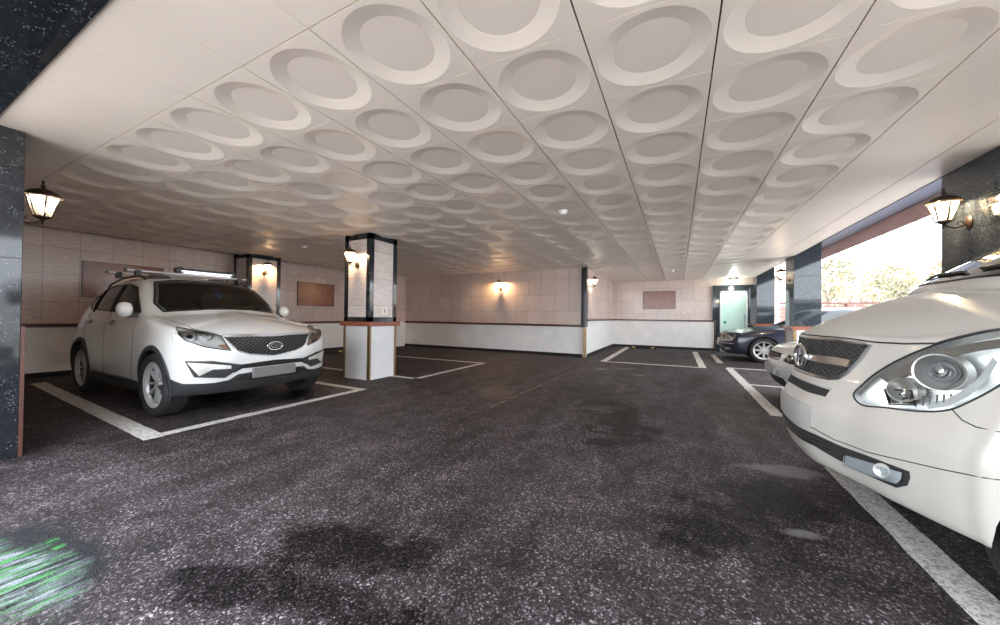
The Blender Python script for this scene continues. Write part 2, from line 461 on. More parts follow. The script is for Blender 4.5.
MB().tube([(2.03, YA - .10, .8), (2.03, YA - .10, 1.3)], .012).box(2.02, 2.04, YA - .10, YA - .06, .82, .84).box(2.02, 2.04, YA - .10, YA - .06, 1.26, 1.28).build('door_handle', CHROME, d)

# ------------------------------------------------------------------ lanterns
def lantern_mesh():
    """prototype: body hangs in front of a back plate at the origin; +x is away from the wall; z=0 at the arm"""
    o = empty('wall_lantern', (0, 0, 0), 'x', 'lantern', 'wall lanterns')
    ax = .19
    MB().lathe([(0, .0), (.052, .0), (.056, .008), (.046, .018), (.02, .026), (0, .028)], 20, 0, Matrix.Rotation(radians(90), 4, 'Y') @ Matrix.Scale(1.35, 4, (1, 0, 0))).build('back_plate', IRON, o, smooth=40)
    pts = [(.01, 0, 0), (.05, 0, -.035), (.10, 0, -.05), (.15, 0, -.035), (ax, 0, .0)]
    MB().tube(pts, .009, 8).tube([(.03, 0, -.02), (.055, 0, .02), (.09, 0, .015), (.08, 0, -.02)], .006, 6).build('arm', IRON, o, smooth=50)
    n = 6; r0, r1, zb, zt = .062, .115, .03, .235
    # bottom cup + finial
    MB().lathe([(0, -.055), (.006, -.05), (.008, -.035), (.005, -.03), (.014, -.018), (.010, -.008), (.026, .004), (r0 * .98, .022), (r0, .03), (0, .03)], 12, 0, Matrix.Translation((ax, 0, 0))).build('base_cup', IRON, o, smooth=40)
    b = MB()
    for k in range(n):
        a = 2 * pi * k / n + pi / n
        b.tube([(ax + r0 * cos(a), r0 * sin(a), zb), (ax + r1 * cos(a), r1 * sin(a), zt)], .0065, 6)
    for k in range(n):
        a, c = 2 * pi * k / n + pi / n, 2 * pi * (k + 1) / n + pi / n
        b.tube([(ax + r1 * cos(a), r1 * sin(a), zt), (ax + r1 * cos(c), r1 * sin(c), zt)], .006, 6)
        b.tube([(ax + r0 * cos(a), r0 * sin(a), zb), (ax + r0 * cos(c), r0 * sin(c), zb)], .005, 6)
    b.build('cage', IRON, o, smooth=50)
    b = MB(); ri, rj = r0 * .96, r1 * .97
    vs = []
    for r, z in ((ri, zb), (rj, zt)):
        for k in range(n): a = 2 * pi * k / n + pi / n; vs.append((ax + r * cos(a), r * sin(a), z))
    b.add(vs, [(k, (k + 1) % n, n + (k + 1) % n, n + k) for k in range(n)])
    g = b.build('glass_panes', LGLASS_T, o)
    prof = [(r1 * 1.16, zt), (r1 * 1.14, zt + .012), (r1 * .98, zt + .032), (r1 * .80, zt + .052), (r1 * .42, zt + .072), (.018, zt + .084), (.012, zt + .098), (.02, zt + .106), (.022, zt + .112), (.010, zt + .12), (.007, zt + .14), (.012, zt + .148), (.004, zt + .165), (0, zt + .166)]
    MB().lathe(prof, 12, 0, Matrix.Translation((ax, 0, 0)) @ Matrix.Rotation(pi / 12, 4, 'Z')).build('roof_cap', IRON, o, smooth=25)
    MB().lathe([(0, .06), (.016, .062), (.02, .08), (.030, .12), (.028, .15), (.015, .17), (0, .174)], 14, 0, Matrix.Translation((ax, 0, 0))).build('bulb', BULB, o, smooth=60)
    return o
LGLASS_T = bpy.data.materials.new('lantern_pane'); LGLASS_T.use_nodes = True
t = NT.__new__(NT); t.t = LGLASS_T.node_tree; t.b = t.t.nodes['Principled BSDF']; t.out = t.t.nodes['Material Output']
mixn = t.n('MixShader', {0: .13, 1: t.n('BsdfTransparent', {0: (1, .97, .9, 1)}).outputs[0], 2: t.n('BsdfTranslucent', {0: (1, .95, .85, 1)}).outputs[0]})
t.t.links.new(mixn.outputs[0], t.out.inputs[0])
lproto = lantern_mesh()
spots = [  # wall point, direction, z, light colour, power, label
    ((-5.0, .737), 90, 1.95, (1, .93, .75), 5, 'lit lantern on the black granite post in the left foreground'),
    ((-5.09, 4.37), -90, 2.03, (1, .70, .42), 10, 'lit lantern on the front face of the middle column'),
    ((-5.07, YB), -90, 2.02, (1, .66, .36), 26, 'lit lantern on the long back wall'),
    ((XP, 10.3), 0, 2.06, (1, .93, .78), 16, 'lit lantern on the white side wall right of the corner strip'),
    ((-9.1, 5.02), 0, 2.14, (1, .62, .32), 17, 'lit lantern on the pilaster behind the white suv'),
    ((XR, 10.18), 180, 2.06, (1, .72, .45), 14, 'lantern on the granite column beyond the dark sedan'),
    ((XR, 4.60), 180, 2.02, (1, .78, .5), 14, 'large lantern on the granite column above the white van'),
]
for i, ((x, y), a, z, colr, pw, lab) in enumerate(spots):
    o = lproto if i == 0 else copy_tree(lproto)
    pw *= 2.2
    o.location = (x, y, z); o.rotation_euler = (0, 0, radians(a)); o.scale = (.86,) * 3 if i == 0 else (.82,) * 3; tag(o, lab, 'lantern', 'wall lanterns')
    ld = bpy.data.lights.new('lantern_light', 'POINT'); ld.energy = pw; ld.color = colr; ld.shadow_soft_size = .03
    l = bpy.data.objects.new('lantern_light', ld); COL.objects.link(l)
    l.location = (x + .19 * cos(radians(a)), y + .19 * sin(radians(a)), z + .20)
# ceiling lamp above the door
o = empty('ceiling_lamp', (1.68, 14.25, CE), 'small round lamp on the ceiling above the pale door', 'lamp')
MB().lathe([(0, 0), (.16, 0), (.15, -.03), (.09, -.06), (.06, -.07), (0, -.07)], 20).build('lamp_cap', IRON, o, smooth=40)
MB().lathe([(0, -.20), (.05, -.19), (.085, -.15), (.09, -.12), (.07, -.085), (.05, -.07)], 20).build('globe', BULBW, o, smooth=60)
ld = bpy.data.lights.new('door_light', 'POINT'); ld.energy = 10; ld.color = (.95, 1, .9); ld.shadow_soft_size = .08
l = bpy.data.objects.new('door_light', ld); COL.objects.link(l); l.location = (1.68, 14.2, CE - .32)
# smoke detectors
WP = pbr('white_plastic', (.85, .83, .8), .35)
for x, y, lab in ((-1.36, 4.5, 'round white detector on the ceiling nearest the camera'), (-.14, 11.4, 'round white detector on the ceiling in front of the alcove'), (-6.92, 4.6, 'round white detector on the ceiling left of the middle column')):
    o = empty('smoke_detector', (x, y, CE), lab, 'smoke detector', 'ceiling smoke detectors')
    MB().lathe([(0, 0), (.06, 0), (.06, -.012), (.05, -.02), (0, -.02)], 20).build('mount_ring', WP, o, smooth=40)
    MB().lathe([(.042, -.02), (.04, -.04), (.03, -.05), (0, -.052)], 20).build('sensor_dome', WP, o, smooth=40)

# ------------------------------------------------------------------ painted lines
def stripe(x0, y0, x1, y1, w, lab):
    d = Vector((x1 - x0, y1 - y0, 0)).normalized(); n = Vector((-d.y, d.x, 0)) * w / 2
    a, c = Vector((x0, y0, .001)), Vector((x1, y1, .001)); L = (c - a).length; k = max(2, int(L / .12)); b = MB()
    vs = []
    for i in range(k + 1):
        p = a.lerp(c, i / k); j = random.uniform(-.004, .004)
        vs += [p + n + n.normalized() * j, p - n + n.normalized() * random.uniform(-.004, .004)]
    vt = [v + Vector((0, 0, .0025)) for v in vs]; m = len(vs)
    fs = [(2 * i, 2 * i + 1, 2 * i + 3, 2 * i + 2) for i in range(k)]
    b.add(vt, fs); b.add(vs + vt, [(2 * i, 2 * i + 2, m + 2 * i + 2, m + 2 * i) for i in range(k)] + [(2 * i + 1, m + 2 * i + 1, m + 2 * i + 3, 2 * i + 3) for i in range(k)])
    return tag(b.build('parking_line', LINE), lab, 'painted line', 'painted parking lines')
stripe(-9.0, 1.62, -4.22, 1.42, .15, 'white line along the near side of the suv, running to the left wall')
stripe(-4.30, 1.50, -4.30, 3.86, .12, 'white line in front of the suv nose')
stripe(-4.36, 3.80, -9.2, 3.88, .11, 'white line on the far side of the suv bay')
stripe(-4.25, 4.93, -9.2, 4.97, .10, 'white line ending beside the foot of the middle column')
stripe(-4.20, 4.98, -4.20, 7.42, .10, 'white line closing the bay behind the middle column')
stripe(-4.26, 7.36, -9.2, 7.36, .11, 'white line on the far side of the bay behind the middle column')
stripe(-1.72, 9.27, -1.72, 14.3, .15, 'white line along the left side of the alcove bay')
stripe(-1.66, 9.33, .44, 9.40, .10, 'white line across the front of the alcove bay')
stripe(.52, 9.35, .52, 13.7, .15, 'white line along the right side of the alcove bay')
stripe(.98, 12.9, .98, 10.62, .13, 'short white line in front of the dark sedan')
stripe(1.03, 9.70, 3.2, 9.70, .11, 'white cross line between the dark sedan and the silver car')
stripe(1.06, 9.64, 1.06, 5.18, .14, 'white line in front of the silver car bays')
stripe(1.13, 7.43, 3.2, 7.43, .10, 'white cross line beside the silver car')
stripe(1.10, 3.95, 1.10, -.4, .16, 'worn white line under the nose of the white van')

# wheel stops
def wheel_stop(loc, rz, L, lab):
    o = empty('wheel_stop', loc, lab, 'wheel stop', 'wheel stops', rz)
    MB().prism([(-.075, 0), (.075, 0), (.05, .09), (-.05, .09)], -L / 2, L / 2, 0, Matrix(((0, 0, 1, 0), (1, 0, 0, 0), (0, 1, 0, 0), (0, 0, 0, 1)))).build('stop_bar', MBLACK, o)
    for s in (-1, 1):
        MB().box(s * L * .36 - .06, s * L * .36 + .06, -.066, -.060 + .02, .03, .065).build('reflector', pbr('yellow_reflector', (.7, .5, .12), .4), o)
wheel_stop((-1.15, 14.0, .0), 0, .9, 'black wheel stop with yellow reflectors in the alcove')
wheel_stop((-8.95, 6.75, .0), radians(90), .9, 'black wheel stop by the left wall behind the middle column')

# ------------------------------------------------------------------ outside on the right
BRICK = pbr('pink_brick', (.42, .20, .16), .8); t = NT(BRICK)
tc = t.n('TexCoord').outputs['Object']; sp = t.n('SeparateXYZ', {0: tc})
v = t.n('CombineXYZ', {0: t.math('ADD', sp.outputs[0], sp.outputs[1]), 1: sp.outputs[2], 2: 0.}).outputs[0]
br = t.n('TexBrick', {'Vector': v, 'Color1': (.22, .085, .065, 1), 'Color2': (.17, .07, .055, 1), 'Mortar': (.22, .15, .13, 1), 'Scale': 1., 'Mortar Size': .02, 'Brick Width': .5, 'Row Height': .17})
t.link(br.outputs[0], 'Base Color')
fe = empty('brick_fence', (12, 21, 0), 'low pink brick fence with dark coping beyond the open side', 'fence')
MB().box(-9, 14, -.12, .12, 0, 1.78).build('fence_wall', BRICK, fe)
for k in range(7): MB().box(-8.9 + k * 3.6, -8.45 + k * 3.6, -.2, .2, 0, 1.86).build('fence_pier', BRICK, fe)
MB().box(-9, 14, -.2, .2, 1.86, 1.95).build('fence_coping', REDR, fe)
# canopy over the open side
struct(box('trim_12', pbr('canopy_panel', (.30, .36, .48), .10), XR + .01, 3.42, 0, 15.2, 3.0, 3.06))
cs = MB()
for k in range(9):
    z = 2.74 + k * .031; cs.box(3.36, 3.385, 0, 15.2, z, z + .022)
struct(cs.build('trim_13', pbr('canopy_slat_wood', (.52, .34, .30), .6)))
cs = MB()
for k in range(16): cs.box(3.385, 3.41, k * 1.0, k * 1.0 + .05, 2.74, 3.0)
struct(cs.build('trim_14', REDR))
# hillside and shrubs
HILL = m_paint('dry_hillside', (.74, .68, .60), .9, .5, 1.2)
b = MB(); nx, ny = 30, 22; vs = []
def hz(x, y): return max(-.02, (y - 24) * .17 + .35 * sin(x * .5 + y * .31) * min(1, max(0, y - 24) / 6) + .02 * (x - 10))
for i in range(nx + 1):
    for j in range(ny + 1):
        x = -12 + i * 2.2; y = 23 + j * 2.4
        vs.append((x, y, hz(x, y)))
b.add(vs, [(i * (ny + 1) + j, i * (ny + 1) + j + 1, (i + 1) * (ny + 1) + j + 1, (i + 1) * (ny + 1) + j) for i in range(nx) for j in range(ny)])
o = b.build('trim_15', HILL, smooth=60); struct(o)
FOL = [m_paint('foliage_olive', (.25, .24, .15), .9, .4, 4), m_paint('foliage_straw', (.42, .36, .24), .9, .4, 4), m_paint('foliage_russet', (.36, .25, .17), .9, .4, 4)]
BARK = pbr('bark', (.16, .12, .10), .9)
def shrub(x, y, z, R, H, m, lab, seed):
    rnd = random.Random(seed); o = empty('shrub', (x, y, z), lab, 'shrub', 'shrubs on the hillside')
    b = MB(); b.tube([(0, 0, -.3), (.05, 0, H * .35), (0, .1, H * .6)], [.10, .07, .03], 6)
    for k in range(6):
        a = rnd.uniform(0, 6.28); b.tube([(0, 0, H * .25), (cos(a) * R * .4, sin(a) * R * .4, H * .6), (cos(a) * R * .8, sin(a) * R * .8, H * .85)], [.05, .03, .012], 5)
    b.build('stem', BARK, o)
    b = MB()
    for k in range(380):
        th = rnd.uniform(0, 2 * pi); ph = math.acos(rnd.uniform(-.6, 1)); q = rnd.uniform(.55, 1.05)
        p = Vector((R * q * sin(ph) * cos(th), R * q * sin(ph) * sin(th), H * .6 + H * .42 * q * cos(ph)))
        s = rnd.uniform(.05, .15) * R; u = Vector([rnd.gauss(0, 1) for _ in range(3)]).normalized(); w = u.orthogonal().normalized()
        v = u.cross(w); b.add([p + w * s, p + v * s * .6, p - w * s, p - v * s * .6], [(0, 1, 2, 3)])
    b.build('foliage', m, o, fix=False)
names = ['olive green', 'straw yellow', 'russet brown']
# (x, y, radius, height, kind, where)
sh = [(7.6, 26, 1.0, 2.3, 0, 'close behind the fence coping, beside the granite column'), (9.6, 27.5, 1.2, 2.5, 1, 'second from the granite column'),
      (11.6, 26.0, 1.0, 2.2, 2, 'low behind the fence in the middle'), (13.6, 28, 1.3, 2.6, 1, 'low beside the van windshield'),
      (9.2, 32, 1.4, 2.8, 1, 'half way up above the granite column'), (12.4, 32, 1.5, 2.9, 0, 'half way up in the middle'),
      (15.8, 32.5, 1.5, 3.0, 2, 'half way up beside the black column'), (11.0, 37.5, 1.6, 3.0, 0, 'upper slope above the granite column'),
      (14.6, 37.5, 1.7, 3.1, 1, 'upper slope in the middle'), (18.6, 38, 1.8, 3.3, 2, 'upper slope beside the black column'),
      (13.0, 44, 1.9, 3.2, 0, 'on the ridge, dark and hazy'), (17.6, 44.5, 1.8, 3.0, 1, 'on the ridge in the middle'),
      (5.2, 25.5, .9, 2.2, 0, 'seen between the two far granite columns')]
for k, (x, y, R, H, m_, w_) in enumerate(sh):
    shrub(x, y, hz(x, y) - .15, R, H, FOL[m_], f'{names[m_]} shrub on the bright hillside, {w_}', 50 + k)
# ------------------------------------------------------------------ cars
def pchip(ys, n):
    """monotone interpolation of a list of floats with uniform knots, n samples per span"""
    m = len(ys); d = [ys[i + 1] - ys[i] for i in range(m - 1)]
    t = [0.] * m
    for i in range(1, m - 1):
        t[i] = 0. if d[i - 1] * d[i] <= 0 else 2 * d[i - 1] * d[i] / (d[i - 1] + d[i])
        if d[i - 1] * d[i] > 0: t[i] = .5 * t[i] + .5 * max(-3 * min(abs(d[i]), abs(d[i - 1])), min(3 * min(abs(d[i]), abs(d[i - 1])), (d[i] + d[i - 1]) / 2))
    t[0] = d[0]; t[-1] = d[-1]
    out = []
    for i in range(m - 1):
        for k in range(n):
            u = k / n; a = 2 * u ** 3 - 3 * u ** 2 + 1; b = u ** 3 - 2 * u ** 2 + u; c = -2 * u ** 3 + 3 * u ** 2; e = u ** 3 - u ** 2
            out.append(a * ys[i] + b * t[i] + c * ys[i + 1] + e * t[i + 1])
    out.append(ys[-1]); return out
def lin(tab, x):
    if x <= tab[0][0]: return tab[0][1]
    for (a, p), (b, q) in zip(tab, tab[1:]):
        if x <= b: return p + (q - p) * (x - a) / (b - a)
    return tab[-1][1]
def hood(e, c, crown=.35):
    """points 6..10 between the edge point e (x,y,z) and the centre point c (x,0,z)"""
    out = []
    for t_ in (.12, .30, .52, .76, 1.):
        q = 1 - (1 - t_) ** 2 * 1.0
        out.append((e[0] + (c[0] - e[0]) * t_, e[1] * (1 - t_), e[2] + (c[2] - e[2]) * (t_ * (1 - crown) + q * crown)))
    return out
def body_grid(rings, n=6):
    """rings of 11 points (x,y,z), index 0 underside centre .. 10 top centre"""
    R = []
    for r in rings:
        cols = [pchip([p[k] for p in r], n) for k in range(3)]
        R.append(list(zip(*cols)))
    m = len(R[0]); G = []
    cols = [[pchip([R[i][j][k] for i in range(len(R))], n) for k in range(3)] for j in range(m)]
    L = len(cols[0][0])
    return [[(cols[j][0][i], max(0., cols[j][1][i]), cols[j][2][i]) for j in range(m)] for i in range(L)]
def body_mesh(G, name, mats):
    L, m = len(G), len(G[0]); bm = bmesh.new()
    for s in (1, -1):
        V = [[bm.verts.new((x, s * y, z)) for x, y, z in row] for row in G]
        for i in range(L - 1):
            for j in range(m - 1):
                q = (V[i][j], V[i][j + 1], V[i + 1][j + 1], V[i + 1][j])
                bm.faces.new(q if s > 0 else q[::-1])
    bmesh.ops.remove_doubles(bm, verts=bm.verts, dist=2e-4)
    bmesh.ops.dissolve_degenerate(bm, dist=1e-5, edges=bm.edges)
    bmesh.ops.triangulate(bm, faces=[f for f in bm.faces if len(f.verts) > 4])
    bmesh.ops.recalc_face_normals(bm, faces=bm.faces)
    me = bpy.data.meshes.new(name); bm.to_mesh(me); bm.free()
    for q in mats: me.materials.append(q)
    me.polygons.foreach_set('use_smooth', [True] * len(me.polygons))
    return me
class Car:
    def __init__(s, root, rings, mats, n=6):
        s.root = root; s.G = body_grid(rings, n); s.me = body_mesh(s.G, 'body', mats)
        bm = bmesh.new(); bm.from_mesh(s.me); s.bvh = BVHTree.FromBMesh(bm)
        bm.verts.ensure_lookup_table(); bm.faces.ensure_lookup_table()
        s.fv = [[v.index for v in f.verts] for f in bm.faces]; s.vn = [v.normal.copy() for v in bm.verts]; s.vc = [v.co.copy() for v in bm.verts]
        bm.free(); s.cut = []
        s.M = Matrix.Translation(root.location) @ root.rotation_euler.to_matrix().to_4x4() @ Matrix.Diagonal((*root.scale, 1)); s.Mi = s.M.inverted()
        s.body = bpy.data.objects.new('body', s.me); COL.objects.link(s.body); s.body.parent = root
    def px(s, x, y):
        """surface point seen at a pixel of the photograph (used as a tape measure)"""
        o = s.Mi @ CAMP; d = FW + CR * ((x - 500) / FPX) - CU * ((y - 312.5) / FPX)
        d = (s.Mi.to_3x3() @ d).normalized()
        h = s.bvh.ray_cast(o, d)
        if h[0] is None:
            best = None; q = 1e9
            for k in range(60):
                p = o + d * (1 + k * .15); f = s.bvh.find_nearest(p)
                if f[3] < q: q = f[3]; best = f[0]
            return best
        return h[0]
    def side(s, x, z, sg):   # on the flank
        h = s.bvh.ray_cast(Vector((x, sg * 3, z)), Vector((0, -sg, 0))); return h[0] if h[0] else Vector((x, sg * .9, z))
    def front(s, y, z):
        h = s.bvh.ray_cast(Vector((-3, y, z)), Vector((1, 0, 0))); return h[0] if h[0] else Vector((.3, y, z))
    def patch(s, name, pts, d, mat, off=.003, th=.006, step=.03, smooth_poly=0, mirror=False, parent=None, grow=0., mi=None):
        """thin shell lying on the body surface, outline pts (3D), projected along d"""
        d = Vector(d).normalized()
        a = Vector((0, 0, 1)).cross(d); a = a.normalized() if a.length > .2 else Vector((0, 1, 0)); c = d.cross(a)
        P = [(Vector(p).dot(a), Vector(p).dot(c)) for p in pts]
        if smooth_poly:
            m = len(P); Q = []
            for i in range(m):
                p0, p1, p2, p3 = (Vector(P[(i + k) % m]) for k in (-1, 0, 1, 2))
                for u in range(smooth_poly):
                    w = u / smooth_poly; Q.append(tuple(.5 * ((2 * p1) + (p2 - p0) * w + (2 * p0 - 5 * p1 + 4 * p2 - p3) * w * w + (3 * p1 - p0 - 3 * p2 + p3) * w ** 3)))
            P = Q
        E = []
        for i in range(len(P)):
            p, q = Vector(P[i]), Vector(P[(i + 1) % len(P)]); k = max(1, int((q - p).length / step))
            E += [p.lerp(q, u / k) for u in range(k)]
        ar = sum(E[i].x * E[(i + 1) % len(E)].y - E[(i + 1) % len(E)].x * E[i].y for i in range(len(E)))
        if ar < 0: E = E[::-1]
        if grow:
            N_ = []
            for i in range(len(E)):
                t_ = (E[(i + 1) % len(E)] - E[i - 1]).normalized(); N_.append(E[i] + Vector((t_.y, -t_.x)) * grow)
            E = N_
        nE = len(E); x0, x1 = min(p.x for p in E), max(p.x for p in E); y0, y1 = min(p.y for p in E), max(p.y for p in E)
        inner = []
        def inside(p):
            r = False
            for i in range(nE):
                u, v = E[i], E[i - 1]
                if (u.y > p.y) != (v.y > p.y) and p.x < (v.x - u.x) * (p.y - u.y) / (v.y - u.y) + u.x: r = not r
            return r
        y = y0 + step * .5; row = 0
        while y < y1:
            x = x0 + step * (.5 if row % 2 else .25)
            while x < x1:
                p = Vector((x, y))
                if inside(p) and min((p - e).length_squared for e in E) > (step * .45) ** 2: inner.append(p)
                x += step
            y += step; row += 1
        V, _, F, *_ = delaunay_2d_cdt(E + inner, [(i, (i + 1) % nE) for i in range(nE)], [list(range(nE))], 1, 1e-6)
        vs, ns = [], []
        last = None
        for p in V:
            o = a * p.x + c * p.y; h = s.bvh.ray_cast(o + d * 9, -d)
            if h[0] is None or (last is not None and abs((h[0] - last).dot(d)) > .6):
                h = s.bvh.find_nearest(o + d * ((last.dot(d)) if last is not None else 0))
            last = h[0]; vs.append(h[0]); ns.append(s.nrm(h[0], h[2]) if th else h[1])
        top = [v + n_ * off for v, n_ in zip(vs, ns)]
        fs = [tuple(f) for f in F]
        b = MB()
        # boundary edges
        cnt = {}
        for f in fs:
            for i in range(len(f)):
                e = (f[i], f[(i + 1) % len(f)]); k = tuple(sorted(e)); cnt[k] = None if k in cnt else e
        bd = [e for e in cnt.values() if e]
        bot = [v - n_ * (th - off) for v, n_ in zip(vs, ns)]; m = len(vs)
        allf = fs + [(e[1], e[0], m + e[0], m + e[1]) for e in bd]
        def mk(sg, nm):
            q = MB(); q.add([(v.x, v.y * sg, v.z) for v in top + bot], allf)
            return q.build(nm, mat, parent or s.root, smooth=35)
        o = mk(1, name)
        return (o, mk(-1, name)) if mirror else o
    def nrm(s, co, fi):
        f = s.fv[fi]; w = [1 / max(1e-5, (s.vc[i] - co).length) for i in f]
        n_ = Vector()
        for i, q in zip(f, w): n_ += s.vn[i] * q
        return n_.normalized()
    def line(s, name, pts, mat, r=.003, d=None, mirror=False, parent=None, step=.03, off=0., cap=True, n=6):
        """thin bead following the surface through pts"""
        P = [Vector(p) for p in pts]; Q = []
        for p, q in zip(P, P[1:]):
            k = max(1, int((q - p).length / step)); Q += [p.lerp(q, u / k) for u in range(k)]
        Q.append(P[-1]); R_ = []
        for p in Q:
            if d is not None:
                D = Vector(d).normalized(); h = s.bvh.ray_cast(p + D * 1.2, -D)
                if h[0] is None: h = s.bvh.find_nearest(p)
            else: h = s.bvh.find_nearest(p)
            R_.append(h[0] + s.nrm(h[0], h[2]) * off)
        def mk(sg): return MB().tube([(p.x, p.y * sg, p.z) for p in R_], r, n, cap=cap).build(name, mat, parent or s.root, smooth=60)
        o = mk(1)
        return (o, mk(-1)) if mirror else o
    def prism_cut(s, pts, d, out=.3, depth=.1, mirror=False, mi=1):
        d = Vector(d).normalized(); mid = sum((Vector(p) for p in pts), Vector()) / len(pts)
        for sg in ((1, -1) if mirror else (1,)):
            vs = []
            for h in (out, -depth):
                for p in pts:
                    p = Vector(p); p = p + d * ((mid + d * h - p).dot(d)); vs.append((p.x, p.y * sg, p.z))
            n_ = len(pts); s.cut.append((vs, [tuple(range(n_)), tuple(range(n_, 2 * n_))] + [(i, (i + 1) % n_, n_ + (i + 1) % n_, n_ + i) for i in range(n_)], mi))
    def cyl_cut(s, x, z, r, y0, y1, mi=2, sq=0.):
        N = 40
        for sg in (1, -1):
            vs = [(x + r * cos(2 * pi * k / N), sg * y, z + r * sin(2 * pi * k / N)) for y in (y0, y1) for k in range(N)]
            s.cut.append((vs, [tuple(range(N)), tuple(range(N, 2 * N))] + [(i, (i + 1) % N, N + (i + 1) % N, N + i) for i in range(N)], mi))
    def apply_cuts(s):
        cutters = []
        for vs, fs, mi in s.cut:
            bm = bmesh.new(); V = [bm.verts.new(v) for v in vs]
            for f in fs: bm.faces.new([V[i] for i in f]).material_index = mi
            bmesh.ops.recalc_face_normals(bm, faces=bm.faces)
            me = bpy.data.meshes.new('c'); bm.to_mesh(me); bm.free()
            for q in s.me.materials: me.materials.append(q)
            o = bpy.data.objects.new('c', me); COL.objects.link(o); cutters.append(o)
        ob = bpy.data.objects.new('tmp', s.me.copy()); COL.objects.link(ob)
        for o in cutters:
            m = ob.modifiers.new('b', 'BOOLEAN'); m.operation = 'DIFFERENCE'; m.object = o; m.solver = 'EXACT'; m.material_mode = 'INDEX'
        dg = bpy.context.evaluated_depsgraph_get(); dg.update()
        me = bpy.data.meshes.new_from_object(ob.evaluated_get(dg))
        for o in cutters + [ob]: bpy.data.objects.remove(o)
        me.polygons.foreach_set('use_smooth', [True] * len(me.polygons))
        nn = []
        for p in me.polygons:
            for li in p.loop_indices:
                co = me.vertices[me.loops[li].vertex_index].co
                h = s.bvh.find_nearest(co)
                if h[3] < 6e-4 and h[1].dot(p.normal) > .8: nn.append(s.nrm(h[0], h[2]))
                else: nn.append(p.normal.copy())
        me.normals_split_custom_set(nn)
        me.name = 'body'; s.body.data = me
def sring(x, low, top, xo=None):
    """side ring: low = 5 (y,z) points from sill to belt, top = 5 (y,z) points to the roof centre"""
    pts = [(x, 0, low[0][1])] + [(x, y, z) for y, z in low] + [(x, y, z) for y, z in top]
    if xo: pts = [(px_ + o_, y, z) for (px_, y, z), o_ in zip(pts, xo)]
    return pts

def make_wheel(parent, x, y, z, R, wd, sg, spokes=5, style='double', rim=.70, tyre=None, group=None, kx=1.):
    """wheel: tyre with a rim child; sg = side sign (outer face towards sg*y)"""
    M = Matrix.Translation((x, y, z)) @ Matrix.Rotation(radians(-90 * sg), 4, 'X')   # local z -> outward
    h = wd / 2; r0 = R * rim
    prof = [(r0, -h * .9), (r0 + .02, -h), (R * .93, -h), (R * .985, -h * .82), (R, -h * .6), (R, h * .6), (R * .985, h * .82), (R * .93, h), (R * .86, h * 1.03), (r0 + .03, h * .98), (r0 + .008, h * .9), (r0, h * .82)]
    b = MB().lathe(prof, 56, 0, M, closed=True)
    ty = b.build('tyre', tyre or TYRE, parent, smooth=35)
    g = MB()
    for q in (-.35, 0, .35): g.lathe([(R * 1.0005, h * (q - .035)), (R * 1.0012, h * (q + .035))], 56, 0, M)
    g.build('tread_groove', MBLACK, ty, fix=False)
    MB().lathe([(r0 - .002, -h * .88), (r0 - .03, -h * .4), (r0 - .034, h * .5)], 48, 0, M).build('rim_barrel', DISC, ty, smooth=40, fix=False)
    b = MB(); b.lathe([(r0 - .02, h * .3), (r0 - .006, h * .75), (r0 + .010, h * .86), (r0 + .004, h * .9), (r0 - .014, h * .80), (r0 - .026, h * .66), (r0 - .03, h * .5)], 56, 0, M)
    b.lathe([(.0, h * .60), (.032, h * .60), (.062, h * .56), (.07, h * .40), (.07, 0)], 30, 0, M)
    ro = r0 - .02
    def spoke(a, w0, w1, off0, off1):
        c, s_ = cos(a), sin(a); vs = []
        for t_ in (0, .35, .7, 1.):
            rr = .045 + (ro - .045) * t_; ww = w0 + (w1 - w0) * t_; oo = off0 + (off1 - off0) * t_; zt = h * (.58 - .06 * t_ + .16 * t_ * t_); dp = .035
            for u, zz in ((-ww, zt - dp), (-ww * .7, zt), (ww * .7, zt), (ww, zt - dp)):
                X = rr; Y = oo + u; vs.append(M @ Vector((X * c - Y * s_, X * s_ + Y * c, zz)))
        fs = []
        for i in range(3):
            for k in range(3): fs.append((i * 4 + k, i * 4 + k + 1, (i + 1) * 4 + k + 1, (i + 1) * 4 + k))
        fs += [(0, 1, 2, 3), (12, 13, 14, 15)]
        b.add(vs, fs)
    for k in range(spokes):
        a = 2 * pi * k / spokes + pi / 2
        if style == 'double': spoke(a, .012, .011, -.018, -.062); spoke(a, .012, .011, .018, .062)
        else: spoke(a, .034, .026, 0, 0)
    rm = b.build('rim', RIM, ty, smooth=30)
    MB().lathe([(0, 0), (r0 * .5, 0), (r0 * .5, .012), (0, .012)], 30, 0, M).build('brake_disc', DISC, ty, smooth=30)
    MB().lathe([(0, -h * .1), (r0 - .026, -h * .1)], 30, 0, M).build('wheel_back', MBLACK, ty)
    b = MB().lathe([(0, h * .64), (.024, h * .63), (.03, h * .58)], 20, 0, M).build('hub_cap', SATIN, ty, smooth=40)
    ty.scale.x = kx; ty.location.x = x - kx * x
    return ty
TYRE = pbr('tyre_rubber', (.018, .018, .019), .75)
RIM = pbr('alloy', (.50, .50, .51), .32, .35)
BARS = pbr('grille_bars_grey', (.07, .07, .07), .35, .3)
DISC = pbr('brake_disc_steel', (.03, .03, .03), .6)
def paint(name, col, rough=.28, coat=1., metal=0.):
    return pbr(name, col, rough, metal, Coat_Weight=coat, Coat_Roughness=.03)
WHITEP = paint('pearl_white_paint', (.70, .70, .70))
VANP = paint('van_white_paint', (.37, .345, .315), .36, .45)
SILVP = paint('silver_paint', (.60, .60, .60), .3, 1., .2)
DARKP = paint('midnight_paint', (.008, .012, .030), .3, .6)
TRIM = pbr('grey_cladding', (.021, .022, .024), .55)
GLASSD = pbr('tinted_glass', (.012, .013, .014), .04, 0, Specular_IOR_Level=.7)
